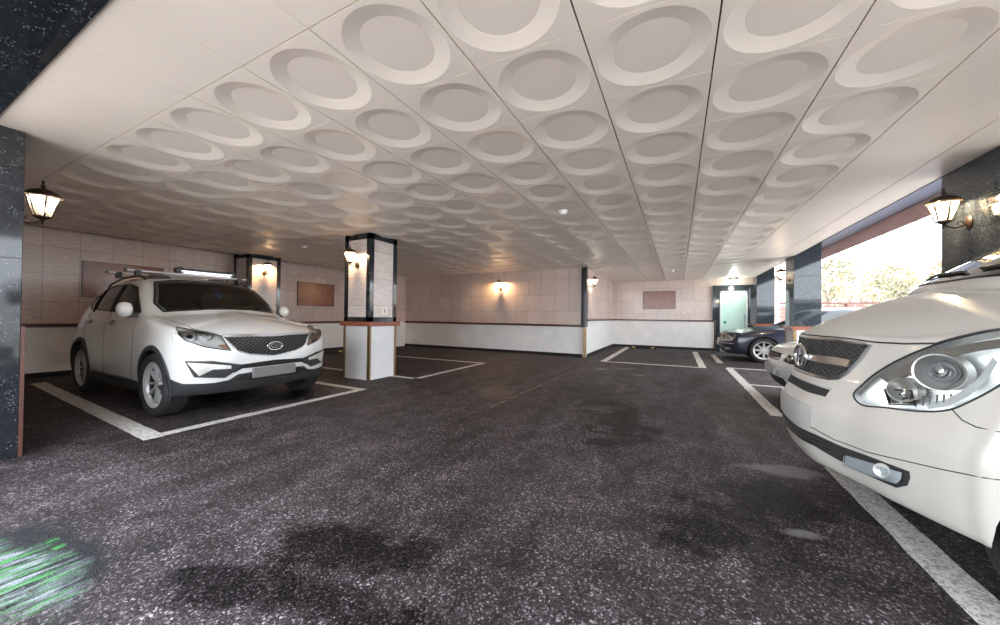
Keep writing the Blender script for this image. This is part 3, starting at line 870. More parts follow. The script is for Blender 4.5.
m = bpy.data.materials.new('windshield_glass'); m.use_nodes = True
t = NT.__new__(NT); t.t = m.node_tree; t.b = t.t.nodes['Principled BSDF']; t.out = t.t.nodes['Material Output']
fr = t.n('Fresnel', {0: 1.5})
mx = t.n('MixShader', {0: t.math('MULTIPLY', fr.outputs[0], 1.3, clamp=True), 1: t.n('BsdfTransparent', {0: (.50, .53, .52, 1)}).outputs[0], 2: t.n('BsdfGlossy', {0: (1, 1, 1, 1), 1: .02}).outputs[0]})
t.t.links.new(mx.outputs[0], t.out.inputs[0]); WSG = m
m = bpy.data.materials.new('lamp_lens'); m.use_nodes = True
t = NT.__new__(NT); t.t = m.node_tree; t.b = t.t.nodes['Principled BSDF']; t.out = t.t.nodes['Material Output']
fr = t.n('Fresnel', {0: 1.45})
mx = t.n('MixShader', {0: t.math('MULTIPLY', fr.outputs[0], 1.1, clamp=True), 1: t.n('BsdfTransparent', {0: (.93, .95, .95, 1)}).outputs[0], 2: t.n('BsdfGlossy', {0: (1, 1, 1, 1), 1: .02}).outputs[0]})
t.t.links.new(mx.outputs[0], t.out.inputs[0]); LENS = m
GLASSK = pbr('privacy_glass', (.010, .010, .011), .06, 0, Specular_IOR_Level=.35)
CABIN = pbr('cabin_dark', (.03, .029, .028), .8)
SEAT = pbr('seat_cloth', (.07, .065, .06), .85)
REFL = pbr('lamp_reflector', (.70, .69, .67), .28, .5)
REFLD = pbr('lamp_bezel_dark', (.36, .36, .36), .3, .3)
SEAM = pbr('panel_seam', (.015, .015, .015), .7)
PLATE = pbr('number_plate_grey', (.34, .34, .345), .5)
AMBER = pbr('amber_lens', (.42, .20, .13), .2)

def text_mesh(txt, size, ext=.002):
    c = bpy.data.curves.new('t', 'FONT'); c.body = txt; c.size = size; c.align_x = 'CENTER'; c.align_y = 'CENTER'; c.extrude = ext; c.offset = .0022 if len(txt) > 1 else 0
    o = bpy.data.objects.new('t', c); COL.objects.link(o)
    dg = bpy.context.evaluated_depsgraph_get(); me = bpy.data.meshes.new_from_object(o.evaluated_get(dg))
    bpy.data.objects.remove(o); return me
def grille_mesh(car, pts, d, parent, mat, step=.028, r=.0035, off=-.004, diag=True):
    """diamond mesh filling an outline (bars follow the surface)"""
    d = Vector(d).normalized(); ys = [p.y for p in pts]; zs = [p.z for p in pts]; n_ = len(pts)
    def inside(y, z):
        q = False
        for i in range(n_):
            u, v = pts[i], pts[i - 1]
            if (u.z > z) != (v.z > z) and y < (v.y - u.y) * (z - u.z) / (v.z - u.z) + u.y: q = not q
        return q
    b = MB(); y0, y1, z0, z1 = min(ys), max(ys), min(zs), max(zs)
    for sg in (1, -1):
        k = y0 - (z1 - z0) * 2
        while k < y1 + (z1 - z0) * 2:
            run = []
            m_ = 40
            for i in range(m_ + 1):
                z = z0 + (z1 - z0) * i / m_; y = k + sg * (z - z0) * 1.35 + (0 if sg > 0 else 0)
                if inside(y, z):
                    h = car.bvh.ray_cast(Vector((-3, y, z)), Vector((1, 0, 0)))
                    if h[0] is not None: run.append(h[0] + Vector((-off, 0, 0)))
                else:
                    if len(run) > 1: b.tube(run[::3] + ([run[-1]] if (len(run) - 1) % 3 else []), r, 4, cap=False)
                    run = []
            if len(run) > 1: b.tube(run[::3] + [run[-1]], r, 4, cap=False)
            k += step
    return b.build('grille_mesh', mat, parent, fix=False)
def seats(parent, x, ys, z, mat=None):
    for y in ys:
        s_ = MB().box(x, x + .14, y - .23, y + .23, z - .15, z + .34, 0, None).build('seat', mat or SEAT, parent, bevel=.05)
        MB().box(x + .02, x + .12, y - .13, y + .13, z + .37, z + .55).build('headrest', mat or SEAT, s_, bevel=.04)
def steering(parent, x, y, z):
    M = Matrix.Translation((x, y, z)) @ Matrix.Rotation(radians(62), 4, 'Y')
    pts = [M @ Vector((.185 * cos(2 * pi * k / 24), .185 * sin(2 * pi * k / 24), 0)) for k in range(25)]
    MB().tube(pts, .014, 8).tube([M @ Vector((-.18, 0, 0)), M @ Vector((0, 0, -.02)), M @ Vector((.18, 0, 0))], .02, 6).build('steering_wheel', BLACK, parent, smooth=50)
def fan_front(nose, plan, ys, hoodc, under, drop=lambda y: 0., crown=.35, inset=(0, 0, 0, 0, 0)):
    """rings fanning over the front face. nose: 5 (x,z); ys lateral positions; hoodc/under: centre line points per ring"""
    out = []
    for k, y in enumerate(ys):
        low = []
        for j, (nx_, nz) in enumerate(nose):
            low.append((nx_ + lin(plan, y) * (1 + inset[j]), y, nz + (drop(y) if j == 4 else drop(y) * .5 if j == 3 else 0)))
        c = hoodc[k]; e = low[-1]
        top = hood(e, (c[0], 0, c[1]), crown) if k else [(c[0] + (nose[4][0] - c[0]) * (1 - i / 5), 0, c[1] + (nose[4][1] - c[1]) * (1 - i / 5)) for i in range(1, 6)]
        out.append([(under[k], 0, nose[0][1])] + low + top)
    return out
def fan_rear(tail, plan, ys, ws, under):
    """tail: 10 (x,z) points for idx 1..10"""
    out = []
    for k, y in enumerate(ys):
        out.append([(under[k], 0, tail[0][1])] + [(x - lin(plan, y), y * w, z) for (x, z), w in zip(tail, ws)])
    return out
def full(pts):   # half outline (centre first .. centre last) -> closed symmetric outline
    return [Vector(p) for p in pts] + [Vector((p[0], -p[1], p[2])) for p in reversed(pts) if abs(p[1]) > .004]

# ---------------- white suv, nose towards +x of the world
def build_suv():
    root = empty('white_suv', (-4.29, 2.57, 0), 'white suv parked nose out in the left bay, silver carrier on its roof', 'car', None, pi); root.scale = (.91, .965, 1)
    nose = [(.21, .265), (.145, .37), (.12, .55), (.14, .75), (.20, .90)]
    plan = [(0, 0), (.28, .012), (.52, .05), (.70, .12), (.82, .215), (.885, .31)]
    R = fan_front(nose, plan, [0, .28, .52, .70, .82, .885], [(.26, .925), (.34, .965), (.45, 1.01), (.58, 1.05), (.70, 1.078), (.81, 1.1)], [.25, .3, .36, .45, .5, .6], crown=.5)
    def hr(x, low, c): 
        e = (x, *low[-1]); return [(x, 0, low[0][1])] + [(x, y, z) for y, z in low] + hood(e, (c[0], 0, c[1]), .5)
    R += [hr(.60, [(.86, .255), (.912, .36), (.926, .62), (.912, .82), (.855, .955)], (.92, 1.12)),
          hr(.90, [(.87, .22), (.925, .36), (.936, .64), (.920, .86), (.86, 1.005)], (1.02, 1.14)),
          hr(1.22, [(.85, .22), (.908, .36), (.928, .62), (.910, .88), (.855, 1.05)], (1.11, 1.158))]
    def lw(*q): return list(q)
    R.append(sring(1.42, [(.84, .22), (.90, .36), (.918, .62), (.905, .90), (.85, 1.07)], [(.79, 1.10), (.70, 1.125), (.55, 1.142), (.28, 1.16), (0, 1.165)], [0] * 6 + [-.0, -.02, -.09, -.21, -.25]))
    R.append(sring(1.64, [(.84, .22), (.90, .36), (.915, .62), (.905, .90), (.852, 1.08)], [(.815, 1.17), (.755, 1.30), (.62, 1.345), (.32, 1.372), (0, 1.38)], [0] * 6 + [.03, .08, .0, -.08, -.10]))
    R.append(sring(1.96, [(.84, .22), (.90, .36), (.915, .62), (.905, .92), (.855, 1.09)], [(.80, 1.28), (.695, 1.505), (.59, 1.555), (.32, 1.585), (0, 1.592)], [0] * 6 + [.02, .09, .08, .0, -.02]))
    for x, bz, tz, q in ((2.35, 1.10, 1.625, 0), (2.9, 1.12, 1.612, .012), (3.4, 1.145, 1.555, .035)):
        R.append(sring(x, [(.84 - q * .5, .22), (.90 - q * .5, .36), (.915 - q * .5, .62), (.905 - q * .7, .94), (.855 - q, bz)], [(.80 - q, bz + .19 - q), (.685 - q, tz - .085), (.58 - q * .5, tz - .035), (.30, tz - .008), (0, tz)]))
    R.append(sring(3.8, [(.84, .23), (.90, .36), (.908, .62), (.865, .92), (.785, 1.16)], [(.715, 1.28), (.59, 1.395), (.50, 1.44), (.27, 1.468), (0, 1.475)]))
    R.append(sring(4.08, [(.79, .25), (.85, .38), (.86, .64), (.81, .92), (.73, 1.14)], [(.66, 1.24), (.55, 1.325), (.46, 1.37), (.25, 1.398), (0, 1.405)]))
    tail = [(4.30, .30), (4.36, .42), (4.38, .66), (4.35, .92), (4.31, 1.07), (4.27, 1.16), (4.23, 1.25), (4.20, 1.305), (4.18, 1.34), (4.16, 1.355)]
    R += fan_rear(tail, [(0, 0), (.45, .03), (.70, .12)], [.70, .42, 0], (1.08, 1.12, 1.12, 1.08, 1.0, .92, .76, .62, .33, 0), [4.15, 4.2, 4.25])
    c = Car(root, R, [WHITEP, REFLD, MBLACK, CABIN], 6)
    P = c.px
    for x in (.90, 3.54): c.cyl_cut(x, .36, .385, .60, 1.2, 2)
    # headlamps
    hl = [P(176.2, 327), P(178, 334), P(185.5, 340.6), P(204, 346.8), P(231, 350.8), P(221, 336), P(208, 332.6), P(193, 330)]
    hl = [Vector((p.x, abs(p.y), p.z)) for p in hl]
    dh = Vector((-.8, .6, .12))
    c.prism_cut(hl, dh, .35, .07, True, 1)
    # windshield
    ws = [(1.25, 0, 1.185), (1.28, .35, 1.178), (1.42, .66, 1.15), (1.60, .70, 1.26), (1.98, .585, 1.535), (1.95, .3, 1.562), (1.92, 0, 1.57)]
    wf = full([Vector(p) for p in ws])
    cut = full([Vector(p) for p in [(1.3, 0, 1.19), (1.3, .35, 1.182), (1.3, .64, 1.165), (1.3, .675, 1.26), (1.3, .565, 1.52), (1.3, .3, 1.545), (1.3, 0, 1.55)]])
    c.prism_cut(cut, (-1, 0, 0), .9, 1.9, False, 3)
    c.apply_cuts()
    d = Vector((-.75, 0, .55))
    c.patch('windshield', wf, d, WSG, .004, .006, .05)
    fr = [c.front(0, .9)]
    c.line('windshield_frame', wf + [wf[0]], BLACK, .012, d)
    # cabin contents
    box('dashboard', BLACK, 1.5, 1.62, -.62, .62, 1.12, 1.20, root, .02)
    seats(root, 2.45, (-.36, .36), 1.12); steering(root, 1.80, .36, 1.20)
    seats(root, 3.12, (-.36, .36), 1.08)
    mi = MB().box(1.90, 1.93, -.12, .12, 1.43, 1.49).build('rear_view_mirror', BLACK, root, bevel=.01)
    MB().tube([(1.92, 0, 1.48), (1.86, 0, 1.545)], .006, 6).build('mirror_stem', BLACK, mi)
    # blue round ornament hanging behind the glass
    MB().lathe([(0, -.055), (.04, -.044), (.062, -.01), (.062, .012), (.04, .044), (0, .055)], 18, 0, Matrix.Translation((1.70, -.03, 1.385))).tube([(1.70, -.03, 1.43), (1.80, 0, 1.50)], .003, 5).build('blue_ornament', pbr('blue_ball', (.05, .28, 1.), .3), root, smooth=50)
    # side glass
    for sg in (1, -1):
        sw = [(1.60, 1.135), (1.80, 1.30), (2.02, 1.455), (2.35, 1.515), (2.9, 1.50), (3.3, 1.43), (3.58, 1.33), (3.5, 1.18), (2.9, 1.165), (2.2, 1.14)]
        pts = [c.side(x, z, sg) for x, z in sw]
        g = c.patch('side_glass', pts, (0, sg, .25), GLASSK, .003, .006, .06)
        c.line('window_trim', pts + [pts[0]], BLACK, .009, (0, sg, .1), parent=g)
        for xa in (2.48, 3.25):
            c.line('window_pillar', [c.side(xa, 1.14, sg), c.side(xa + .04, 1.50 if xa < 3 else 1.44, sg)], BLACK, .022, (0, sg, 0), parent=g)
        # doors
        for pl in ([(1.58, 1.10), (1.52, .75), (1.56, .36)], [(2.50, 1.13), (2.52, .75), (2.52, .36)], [(3.40, 1.15), (3.42, .85), (3.16, .52), (3.08, .36)], [(1.56, .36), (3.08, .36)]):
            c.line('door_seam', [c.side(x, z, sg) for x, z in pl], SEAM, .004, (0, sg, 0), off=-.001)
        for x in (2.32, 3.20):
            p = c.side(x, 1.01, sg); h = MB().tube([(x - .10, p.y - sg * .01, 1.01), (x - .08, p.y + sg * .03, 1.012), (x + .06, p.y + sg * .03, 1.014), (x + .09, p.y - sg * .01, 1.014)], .014, 8).build('door_handle', SATIN, root, smooth=50)
            c.patch('handle_recess', [c.side(x - .08, .985, sg), c.side(x + .07, .985, sg), c.side(x + .07, 1.035, sg), c.side(x - .08, 1.035, sg)], (0, sg, 0), BLACK, .002, .004, .03, parent=h)
        # mirrors
        y0 = sg * .86
        b = MB(); prof = [(0, -.11), (.05, -.105), (.085, -.07), (.10, 0), (.085, .07), (.05, .10), (0, .11)]
        mm = MB().lathe(prof, 20, 0, Matrix.Translation((1.62, sg * .96, 1.17)) @ Matrix.Rotation(radians(90), 4, 'X') @ Matrix.Scale(.92, 4, (0, 1, 0)) @ Matrix.Scale(.7, 4, (1, 0, 0)) @ Matrix.Scale(.66, 4, (0, 0, 1))).build('side_mirror', WHITEP, root, smooth=50)
        MB().box(1.59, 1.65, *sorted((sg * .84, sg * .95)), 1.08, 1.13).build('mirror_arm', BLACK, mm, bevel=.01)
        MB().box(1.668, 1.682, *sorted((sg * .91, sg * 1.01)), 1.12, 1.22).build('mirror_glass', CHROME, mm)
        # arch and sill cladding
        for x in (.90, 3.54):
            b = MB(); N = 26; vs = []
            for rr, oo in ((.372, -.03), (.374, .012), (.396, .016), (.424, .010), (.430, -.01)):
                for k in range(N + 1):
                    a = radians(-22) + radians(224) * k / N; X = x + rr * cos(a); Z = max(.215, .36 + rr * sin(a))
                    q = c.side(x + max(rr, .40) * cos(a) * (1.0), max(.23, .36 + max(rr, .40) * sin(a)), sg)
                    vs.append((X, q.y + sg * oo, Z))
            b.add(vs, [(i * (N + 1) + k, i * (N + 1) + k + 1, (i + 1) * (N + 1) + k + 1, (i + 1) * (N + 1) + k) for i in range(4) for k in range(N)])
            b.build('wheel_arch_trim', TRIM, root, smooth=60)
        c.patch('sill_cladding', [c.side(x, z, sg) for x, z in ((1.30, .235), (3.14, .235), (3.14, .33), (3.0, .35), (1.45, .35), (1.30, .33))], (0, sg, -.1), TRIM, .008, .012, .06)
    # rear lamps, bumper
    c.patch('rear_lamp', [Vector((4.2, y, z)) for y, z in ((.62, .98), (.86, .95), (.84, 1.08), (.62, 1.06))], (1, .55, 0), pbr('red_lens', (.35, .01, .01), .15), .004, .008, .04, mirror=True)
    c.patch('rear_glass', full([Vector((4.2, y, z)) for y, z in ((0, 1.14), (.55, 1.14), (.50, 1.36), (0, 1.39))]), (1, 0, .3), GLASSD, .003, .006, .06)
    # lower front cladding
    lf = [(0, .268), (.5, .268), (.80, .268), (.90, .268), (.93, .40), (.86, .40), (.74, .385), (.60, .385), (.48, .40), (.40, .455), (0, .475)]
    c.patch('front_skid', full([c.front(min(y, .86), z) + Vector((0, max(0, y - .86), 0)) for y, z in lf]), (-1, 0, 0), TRIM, .010, .014, .035)
    c.patch('lower_cladding_corner', [Vector((.3, .70, .268)), Vector((.48, .95, .262)), Vector((.56, .95, .50)), Vector((.50, .93, .46)), Vector((.36, .84, .395)), Vector((.2, .70, .385))], (-.6, .8, 0), TRIM, .010, .014, .03, mirror=True)
    # grille
    gl = [P(275.6, 335.8), P(250, 336), P(222.5, 336.8), P(237.4, 350.6), P(250, 354), P(275.6, 355.6)]
    gl = [Vector((p.x, max(0, p.y), p.z)) for p in gl]; gl[0].y = 0; gl[-1].y = 0
    G = full(gl)
    gb = c.patch('grille', G, (-1, 0, .05), MBLACK, .003, .006, .03)
    grille_mesh(c, G, (-1, 0, 0), gb, BARS, .052, .004, .007)
    c.line('grille_surround', G + [G[0]], SATIN, .0085, (-1, 0, 0), parent=gb)
    c.line('hood_chrome_strip', [G[i] + Vector((0, 0, .015)) for i in range(3)], SATIN, .013, (-1, 0, 0), parent=gb, mirror=True)
    # emblem
    zc = (gl[0].z + gl[-1].z) / 2 + .002; xe = c.front(0, zc).x - .018
    E_ = [(.092 * cos(2 * pi * k / 40), .047 * sin(2 * pi * k / 40)) for k in range(40)]
    Mx = Matrix(((0, 0, -1, xe), (-1, 0, 0, 0), (0, 1, 0, zc), (0, 0, 0, 1)))
    em = MB().prism(E_, -.010, .004, 0, Mx).build('emblem', BLACK, root)
    MB().tube([Mx @ Vector((.092 * cos(2 * pi * k / 40), .047 * sin(2 * pi * k / 40), .004)) for k in range(41)], .007, 8).build('emblem_ring', CHROME, em, smooth=60)
    tm = text_mesh('KIA', .074, .003); to = bpy.data.objects.new('emblem_letters', tm); COL.objects.link(to); tm.materials.append(CHROME)
    to.parent = em; to.matrix_local = Matrix(((0, 0, -1, xe - .008), (-1, 0, 0, 0), (0, 1, 0, zc), (0, 0, 0, 1))) @ Matrix.Scale(1.45, 4, (1, 0, 0))
    # intake, plate
    zt = c.px(256, 364.5).z; 
    c.patch('lower_intake', full([c.front(y, z) for y, z in ((0, zt + .035), (.42, zt + .015), (.60, zt - .005), (.56, zt - .045), (.44, zt - .07), (.36, zt - .03), (0, zt - .03))]), (-1, 0, 0), MBLACK, .004, .007, .03)
    pb = [c.px(x, y) for x, y in ((256, 364.7), (299, 362.9), (299.4, 373), (256, 377))]
    zc2 = sum(p.z for p in pb) / 4; xp = c.front(0, zc2).x - .02
    hw = (pb[0] - pb[1]).length / 2; hh = .058
    pl = MB().box(xp - .012, xp + .02, -.26, .26, zc2 - hh, zc2 + hh).build('number_plate', pbr('suv_plate_grey', (.17, .165, .165), .5), root, bevel=.004)
    c.patch('air_inlet', full([c.front(y, z) for y, z in ((0, .455), (.36, .44), (.44, .40), (.36, .375), (0, .375))]), (-1, 0, 0), MBLACK, .012, .014, .03)
    # fog lamps
    fg = [P(184.7, 360.7), P(215, 361.2), P(241, 364.5), P(238.5, 369), P(225, 377.6), P(194.5, 377.2)]
    fg = [Vector((p.x, abs(p.y), p.z)) for p in fg]
    a_, b_ = c.patch('fog_lamp_housing', fg, (-.85, .5, 0), TRIM, .010, .013, .025, mirror=True)
    fl = [P(188, 362.8), P(206, 363.5), P(231, 365.5), P(231, 368.6), P(213, 369.4), P(199.5, 376)]
    fl = [Vector((p.x, abs(p.y), p.z)) for p in fl]
    for sg, par in ((1, a_), (-1, b_)):
        c.patch('fog_lens', [Vector((p.x, p.y * sg, p.z)) for p in fl], (-.85, .5 * sg, 0), REFL, .015, .008, .02, parent=par)
        ch = [Vector((p.x, p.y * sg, p.z)) for p in (fg[0], fg[1], fg[2])]
        c.line('fog_chrome', ch, SATIN, .006, (-.85, .5 * sg, 0), parent=par, off=.004)
    # headlamp internals and lens
    ce = sum(hl, Vector()) / len(hl); 
    for sg in (1, -1):
        H = [Vector((p.x, p.y * sg, p.z)) for p in hl]; D = Vector((dh.x, dh.y * sg, dh.z)).normalized()
        ln = c.patch('headlamp_lens', H, D, LENS, .001, .003, .03)
        c.line('headlamp_rim', H + [H[0]], BLACK, .006, D, parent=ln)
        fx = D.to_track_quat('Z', 'Y').to_matrix().to_4x4()
        for u, w_, r_, nm in ((.10, .005, .050, 'projector'), (-.06, .010, .040, 'reflector_bowl')):
            s_ = fx.to_3x3() @ Vector((u, 0, 0)); side_ = Vector((-D.y * sg, D.x * sg, 0)).normalized()
            pc = ce.copy(); pc.y *= sg; pos = pc - D * .052 + Vector((-D.y, D.x, 0)) * (-u * sg) + Vector((0, 0, w_))
            Mt = Matrix.Translation(pos) @ fx
            MB().lathe([(0, .0), (r_ * .55, .006), (r_ * .62, .02), (r_, .035), (r_ * 1.1, .03), (r_ * 1.1, .0)], 22, 0, Mt).build(nm, REFL, ln, smooth=45)
            MB().lathe([(0, .038), (r_ * .3, .034), (r_ * .52, .018), (r_ * .5, .0)], 20, 0, Mt).build('bulb_lens', GLASSD if nm == 'projector' else CHROME, ln, smooth=60)
        am = [hl[4] * .55 + hl[5] * .45, hl[4], hl[3] * .2 + hl[4] * .8, hl[5] * .3 + hl[3] * .4 + hl[4] * .3]
        c.patch('indicator', [Vector((p.x, p.y * sg, p.z)) for p in am], D, AMBER, -.012, .0, .02, parent=ln)
    # hood lines
    hp = [P(221, 335.5), P(206, 331.5), P(190, 327.5), P(176, 322.5), P(163, 318), P(152, 315.5)]
    c.line('hood_seam', [Vector((p.x, abs(p.y), p.z)) for p in hp], SEAM, .0035, (0, .2, 1), mirror=True, off=-.001)
    c.line('hood_crease', [Vector((x, y, 1.2)) for x, y in ((.20, .33), (.5, .42), (.85, .50), (1.15, .55))], WHITEP, .006, (0, 0, 1), mirror=True, off=-.004)
    # wipers
    for y0, y1 in ((.42, -.12), (-.08, -.60)):
        MB().tube([(1.24, y0, 1.175), (1.36, (y0 + y1) / 2, 1.235), (1.30, y1, 1.20)], .007, 6).build('wiper', BLACK, root)
    # roof rails and cross bars
    for sg in (1, -1):
        MB().tube([(2.15, sg * .62, 1.575), (2.25, sg * .63, 1.625), (2.9, sg * .62, 1.62), (3.5, sg * .60, 1.55), (3.7, sg * .585, 1.475)], .014, 8).build('roof_rail', BLACK, root, smooth=50)
    for x in (2.40, 3.10):
        cb = MB().tube([(x, -.74, 1.70), (x, .74, 1.70)], .017, 8).build('roof_cross_bar', SATIN, root, smooth=50)
        for sg in (1, -1):
            MB().box(x - .035, x + .035, sg * .63 - .03, sg * .63 + .03, 1.62, 1.71).build('bar_foot', BLACK, cb, bevel=.008)
            MB().box(x - .02, x + .02, sg * .75 - .012, sg * .75 + .012, 1.682, 1.718).build('bar_end_cap', BLACK, cb)
    # wheels
    for x in (.90, 3.54):
        for sg in (1, -1): make_wheel(root, x, sg * (.815 if x < 2 else .785), .348, .348, .225, sg, 5, 'double', .70, kx=1 / .91)
    return root, c
suv, suvc = build_suv()
# ski carrier on the suv's roof: long silver and black clamp bar
def ski_carrier():
    o = empty('ski_carrier', (-6.64, 2.80, 1.72), 'silver and black ski carrier clamped on the roof of the white suv', 'roof carrier', None, radians(90))
    b = MB().box(-.34, .34, -.05, .05, 0, .035).build('lower_bar', SATIN, o, bevel=.008)
    MB().box(-.34, .33, -.045, .045, .055, .085).build('upper_bar', BLACK, o, bevel=.008)
    for s in (-1, 1): MB().lathe([(0, -.05), (.05, -.05), (.05, .05), (0, .05)], 18, 0, Matrix.Translation((s * .34, 0, .055)) @ Matrix.Rotation(radians(90), 4, 'X')).build('end_clamp', BLACK, o, smooth=40)
    MB().box(-.33, .33, -.055, .055, .036, .054).build('rubber_pad', SATIN, o)
    return o
ski_carrier()

# ---------------- white van, nose towards -x
def build_van():
    root = empty('white_van', (.625, 2.82, 0), 'large white van in the right foreground, seen from its headlamp and grille', 'van')
    nose = [(.075, .335), (.015, .46), (0, .62), (.075, .85), (.10, 1.055)]
    plan = [(0, 0), (.2, .012), (.3, .05), (.4, .105), (.5, .15), (.6, .19), (.72, .25), (.85, .325), (.92, .385), (.95, .43)]
    dr = lambda y: lin([(0, 0), (.6, -.005), (.75, .015), (.9, .055)], y)
    R = fan_front(nose, plan, [0, .18, .32, .46, .60, .74, .85, .92], [(.14, 1.085), (.18, 1.12), (.23, 1.155), (.29, 1.188), (.35, 1.218), (.42, 1.248), (.48, 1.27), (.53, 1.288)], [.15, .2, .25, .3, .35, .4, .5, .55], drop=dr, crown=.55, inset=(-.12, -.03, 0, 0, .02))
    def hr(x, low, cc):
        e = (x, *low[-1]); return [(x, 0, low[0][1])] + [(x, y, z) for y, z in low] + hood(e, (cc[0], 0, cc[1]), .5)
    R += [hr(.66, [(.925, .345), (.955, .42), (.96, .66), (.95, .9), (.905, 1.135)], (.58, 1.304)),
          hr(.84, [(.93, .345), (.958, .42), (.962, .66), (.952, .92), (.91, 1.17)], (.612, 1.315))]
    R.append(sring(1.0, [(.93, .345), (.955, .42), (.96, .68), (.95, .95), (.915, 1.195)], [(.875, 1.235), (.80, 1.265), (.60, 1.298), (.30, 1.32), (0, 1.327)], [0] * 6 + [-.01, -.06, -.19, -.33, -.365]))
    R.append(sring(1.25, [(.93, .345), (.955, .42), (.96, .68), (.955, .96), (.925, 1.21)], [(.895, 1.34), (.82, 1.52), (.68, 1.55), (.35, 1.575), (0, 1.58)], [0] * 6 + [.0, .05, -.07, -.20, -.23]))
    R.append(sring(1.75, [(.93, .345), (.955, .42), (.96, .68), (.958, .98), (.935, 1.22)], [(.91, 1.42), (.80, 1.78), (.68, 1.84), (.35, 1.87), (0, 1.88)], [0] * 6 + [0, -.02, -.08, -.21, -.25]))
    for x in (2.4, 3.5, 4.5): R.append(sring(x, [(.93, .345), (.955, .42), (.96, .68), (.958, .98), (.94, 1.22)], [(.915, 1.46), (.80, 1.82), (.68, 1.88), (.35, 1.915), (0, 1.922)]))
    tail = [(5.05, .32), (5.11, .45), (5.125, .65), (5.10, .95), (5.06, 1.2), (5.0, 1.42), (4.93, 1.70), (4.89, 1.80), (4.87, 1.85), (4.85, 1.87)]
    R += fan_rear(tail, [(0, 0), (.5, .02), (.86, .10)], [.86, .5, 0], (1.05, 1.08, 1.08, 1.08, 1.06, 1.03, .92, .78, .42, 0), [4.9, 4.95, 5.0])
    c = Car(root, R, [VANP, REFL, MBLACK, CABIN], 8); P = c.px
    for x in (.77, 4.0): c.cyl_cut(x, .36, .395, .62, 1.2, 2)
    hl = [P(853.5, 394.8), P(862, 385), P(876.4, 372.8), P(902.8, 357.8), P(936.2, 344.5), P(972, 335), P(1000, 330), P(1030, 326), P(1052, 330), P(1040, 358), P(1000, 385), P(973, 400), P(948.6, 410), P(920.4, 411.5), P(885.2, 407.6), P(862, 405)]
    D = Vector((-.66, -.75, .08)).normalized()
    hs = []
    m_ = len(hl)
    for i in range(m_):
        p0, p1, p2, p3 = (hl[(i + k) % m_] for k in (-1, 0, 1, 2))
        for u in range(4):
            w = u / 4; hs.append(.5 * ((2 * p1) + (p2 - p0) * w + (2 * p0 - 5 * p1 + 4 * p2 - p3) * w * w + (3 * p1 - p0 - 3 * p2 + p3) * w ** 3))
    hl = hs
    c.prism_cut(hl, D, .35, .16, True, 1)
    cut = full([Vector((.9, y, z)) for y, z in ((0, 1.37), (.35, 1.36), (.70, 1.33), (.80, 1.42), (.735, 1.74), (.62, 1.80), (.3, 1.825), (0, 1.83))])
    c.prism_cut(cut, (-1, 0, 0), .9, 2.6, False, 3)
    c.apply_cuts()
    ws = full([Vector(p) for p in ((.70, 0, 1.36), (.75, .35, 1.352), (.93, .72, 1.315), (1.12, .80, 1.42), (1.62, .745, 1.755), (1.55, .62, 1.815), (1.43, .3, 1.842), (1.40, 0, 1.845))])
    c.patch('windshield', ws, (-.8, 0, .6), WSG, .004, .006, .05)
    c.line('windshield_frame', ws + [ws[0]], BLACK, .007, (-.8, 0, .6))
    box('dashboard', pbr('dash_grey', (.10, .10, .10), .7), 1.15, 1.42, -.78, .78, 1.28, 1.36, root, .03)
    seats(root, 2.0, (-.42, .42), 1.35); steering(root, 1.55, -.42, 1.40)
    for y0, y1 in ((-.75, -.10), (-.02, .62)):
        w_ = c.line('wiper', [Vector((.8, y0, 1.34 if abs(y0) > .5 else 1.37)), Vector((.8, (y0 + y1) / 2, 1.41)), Vector((.8, y1, 1.39))], BLACK, .008, (-.8, 0, .6), off=.012)
    for sg in (1, -1):
        g = c.patch('side_glass', [c.side(x, z, sg) for x, z in ((1.18, 1.27), (1.45, 1.52), (1.75, 1.72), (2.30, 1.76), (2.32, 1.27))], (0, sg, .1), GLASSD, .003, .006, .07)
        g = c.patch('rear_side_glass', [c.side(x, z, sg) for x, z in ((2.42, 1.27), (2.42, 1.76), (4.7, 1.74), (4.65, 1.27))], (0, sg, .1), GLASSD, .003, .006, .09)
        for pl in ([(1.12, 1.20), (1.08, .8), (1.22, .42)], [(2.37, 1.8), (2.37, .36)], [(3.45, 1.8), (3.45, .36)], [(1.25, .36), (3.45, .36)]):
            c.line('door_seam', [c.side(x, z, sg) for x, z in pl], SEAM, .004, (0, sg, 0), off=-.001)
        p = c.side(2.2, 1.05, sg); MB().tube([(2.1, p.y, 1.05), (2.12, p.y + sg * .03, 1.05), (2.26, p.y + sg * .03, 1.05), (2.28, p.y, 1.05)], .013, 8).build('door_handle', VANP, root, smooth=50)
        mm = MB().box(1.32, 1.40, *sorted((sg * 1.0, sg * 1.2)), 1.26, 1.52).build('side_mirror', VANP, root, bevel=.03)
        MB().box(1.34, 1.38, *sorted((sg * .9, sg * 1.02)), 1.24, 1.30).build('mirror_arm', BLACK, mm, bevel=.01)
        MB().box(1.402, 1.408, *sorted((sg * 1.03, sg * 1.17)), 1.29, 1.49).build('mirror_glass', CHROME, mm)
    F = (-1, 0, 0)
    # grille
    def C0(*q): return [Vector((p.x, min(0, p.y), p.z)) for p in q]
    gt = c.front(0, 1.036)
    go = [Vector((gt.x, 0, 1.036))] + C0(c.front(-.15, 1.036), P(840, 340.5), P(871, 345.5), P(860, 360), P(848, 372.5), P(839, 378.2), P(829, 378.8), P(815, 375.5)) + [Vector((gt.x, 0, P(803, 371.5).z))]
    G = full(go)
    gb = c.patch('grille', G, (-1, 0, .05), MBLACK, .002, .006, .03)
    grille_mesh(c, G, F, gb, BARS, .036, .0028, .006)
    c.line('grille_surround', G + [G[0]], SATIN, .010, F, parent=gb)
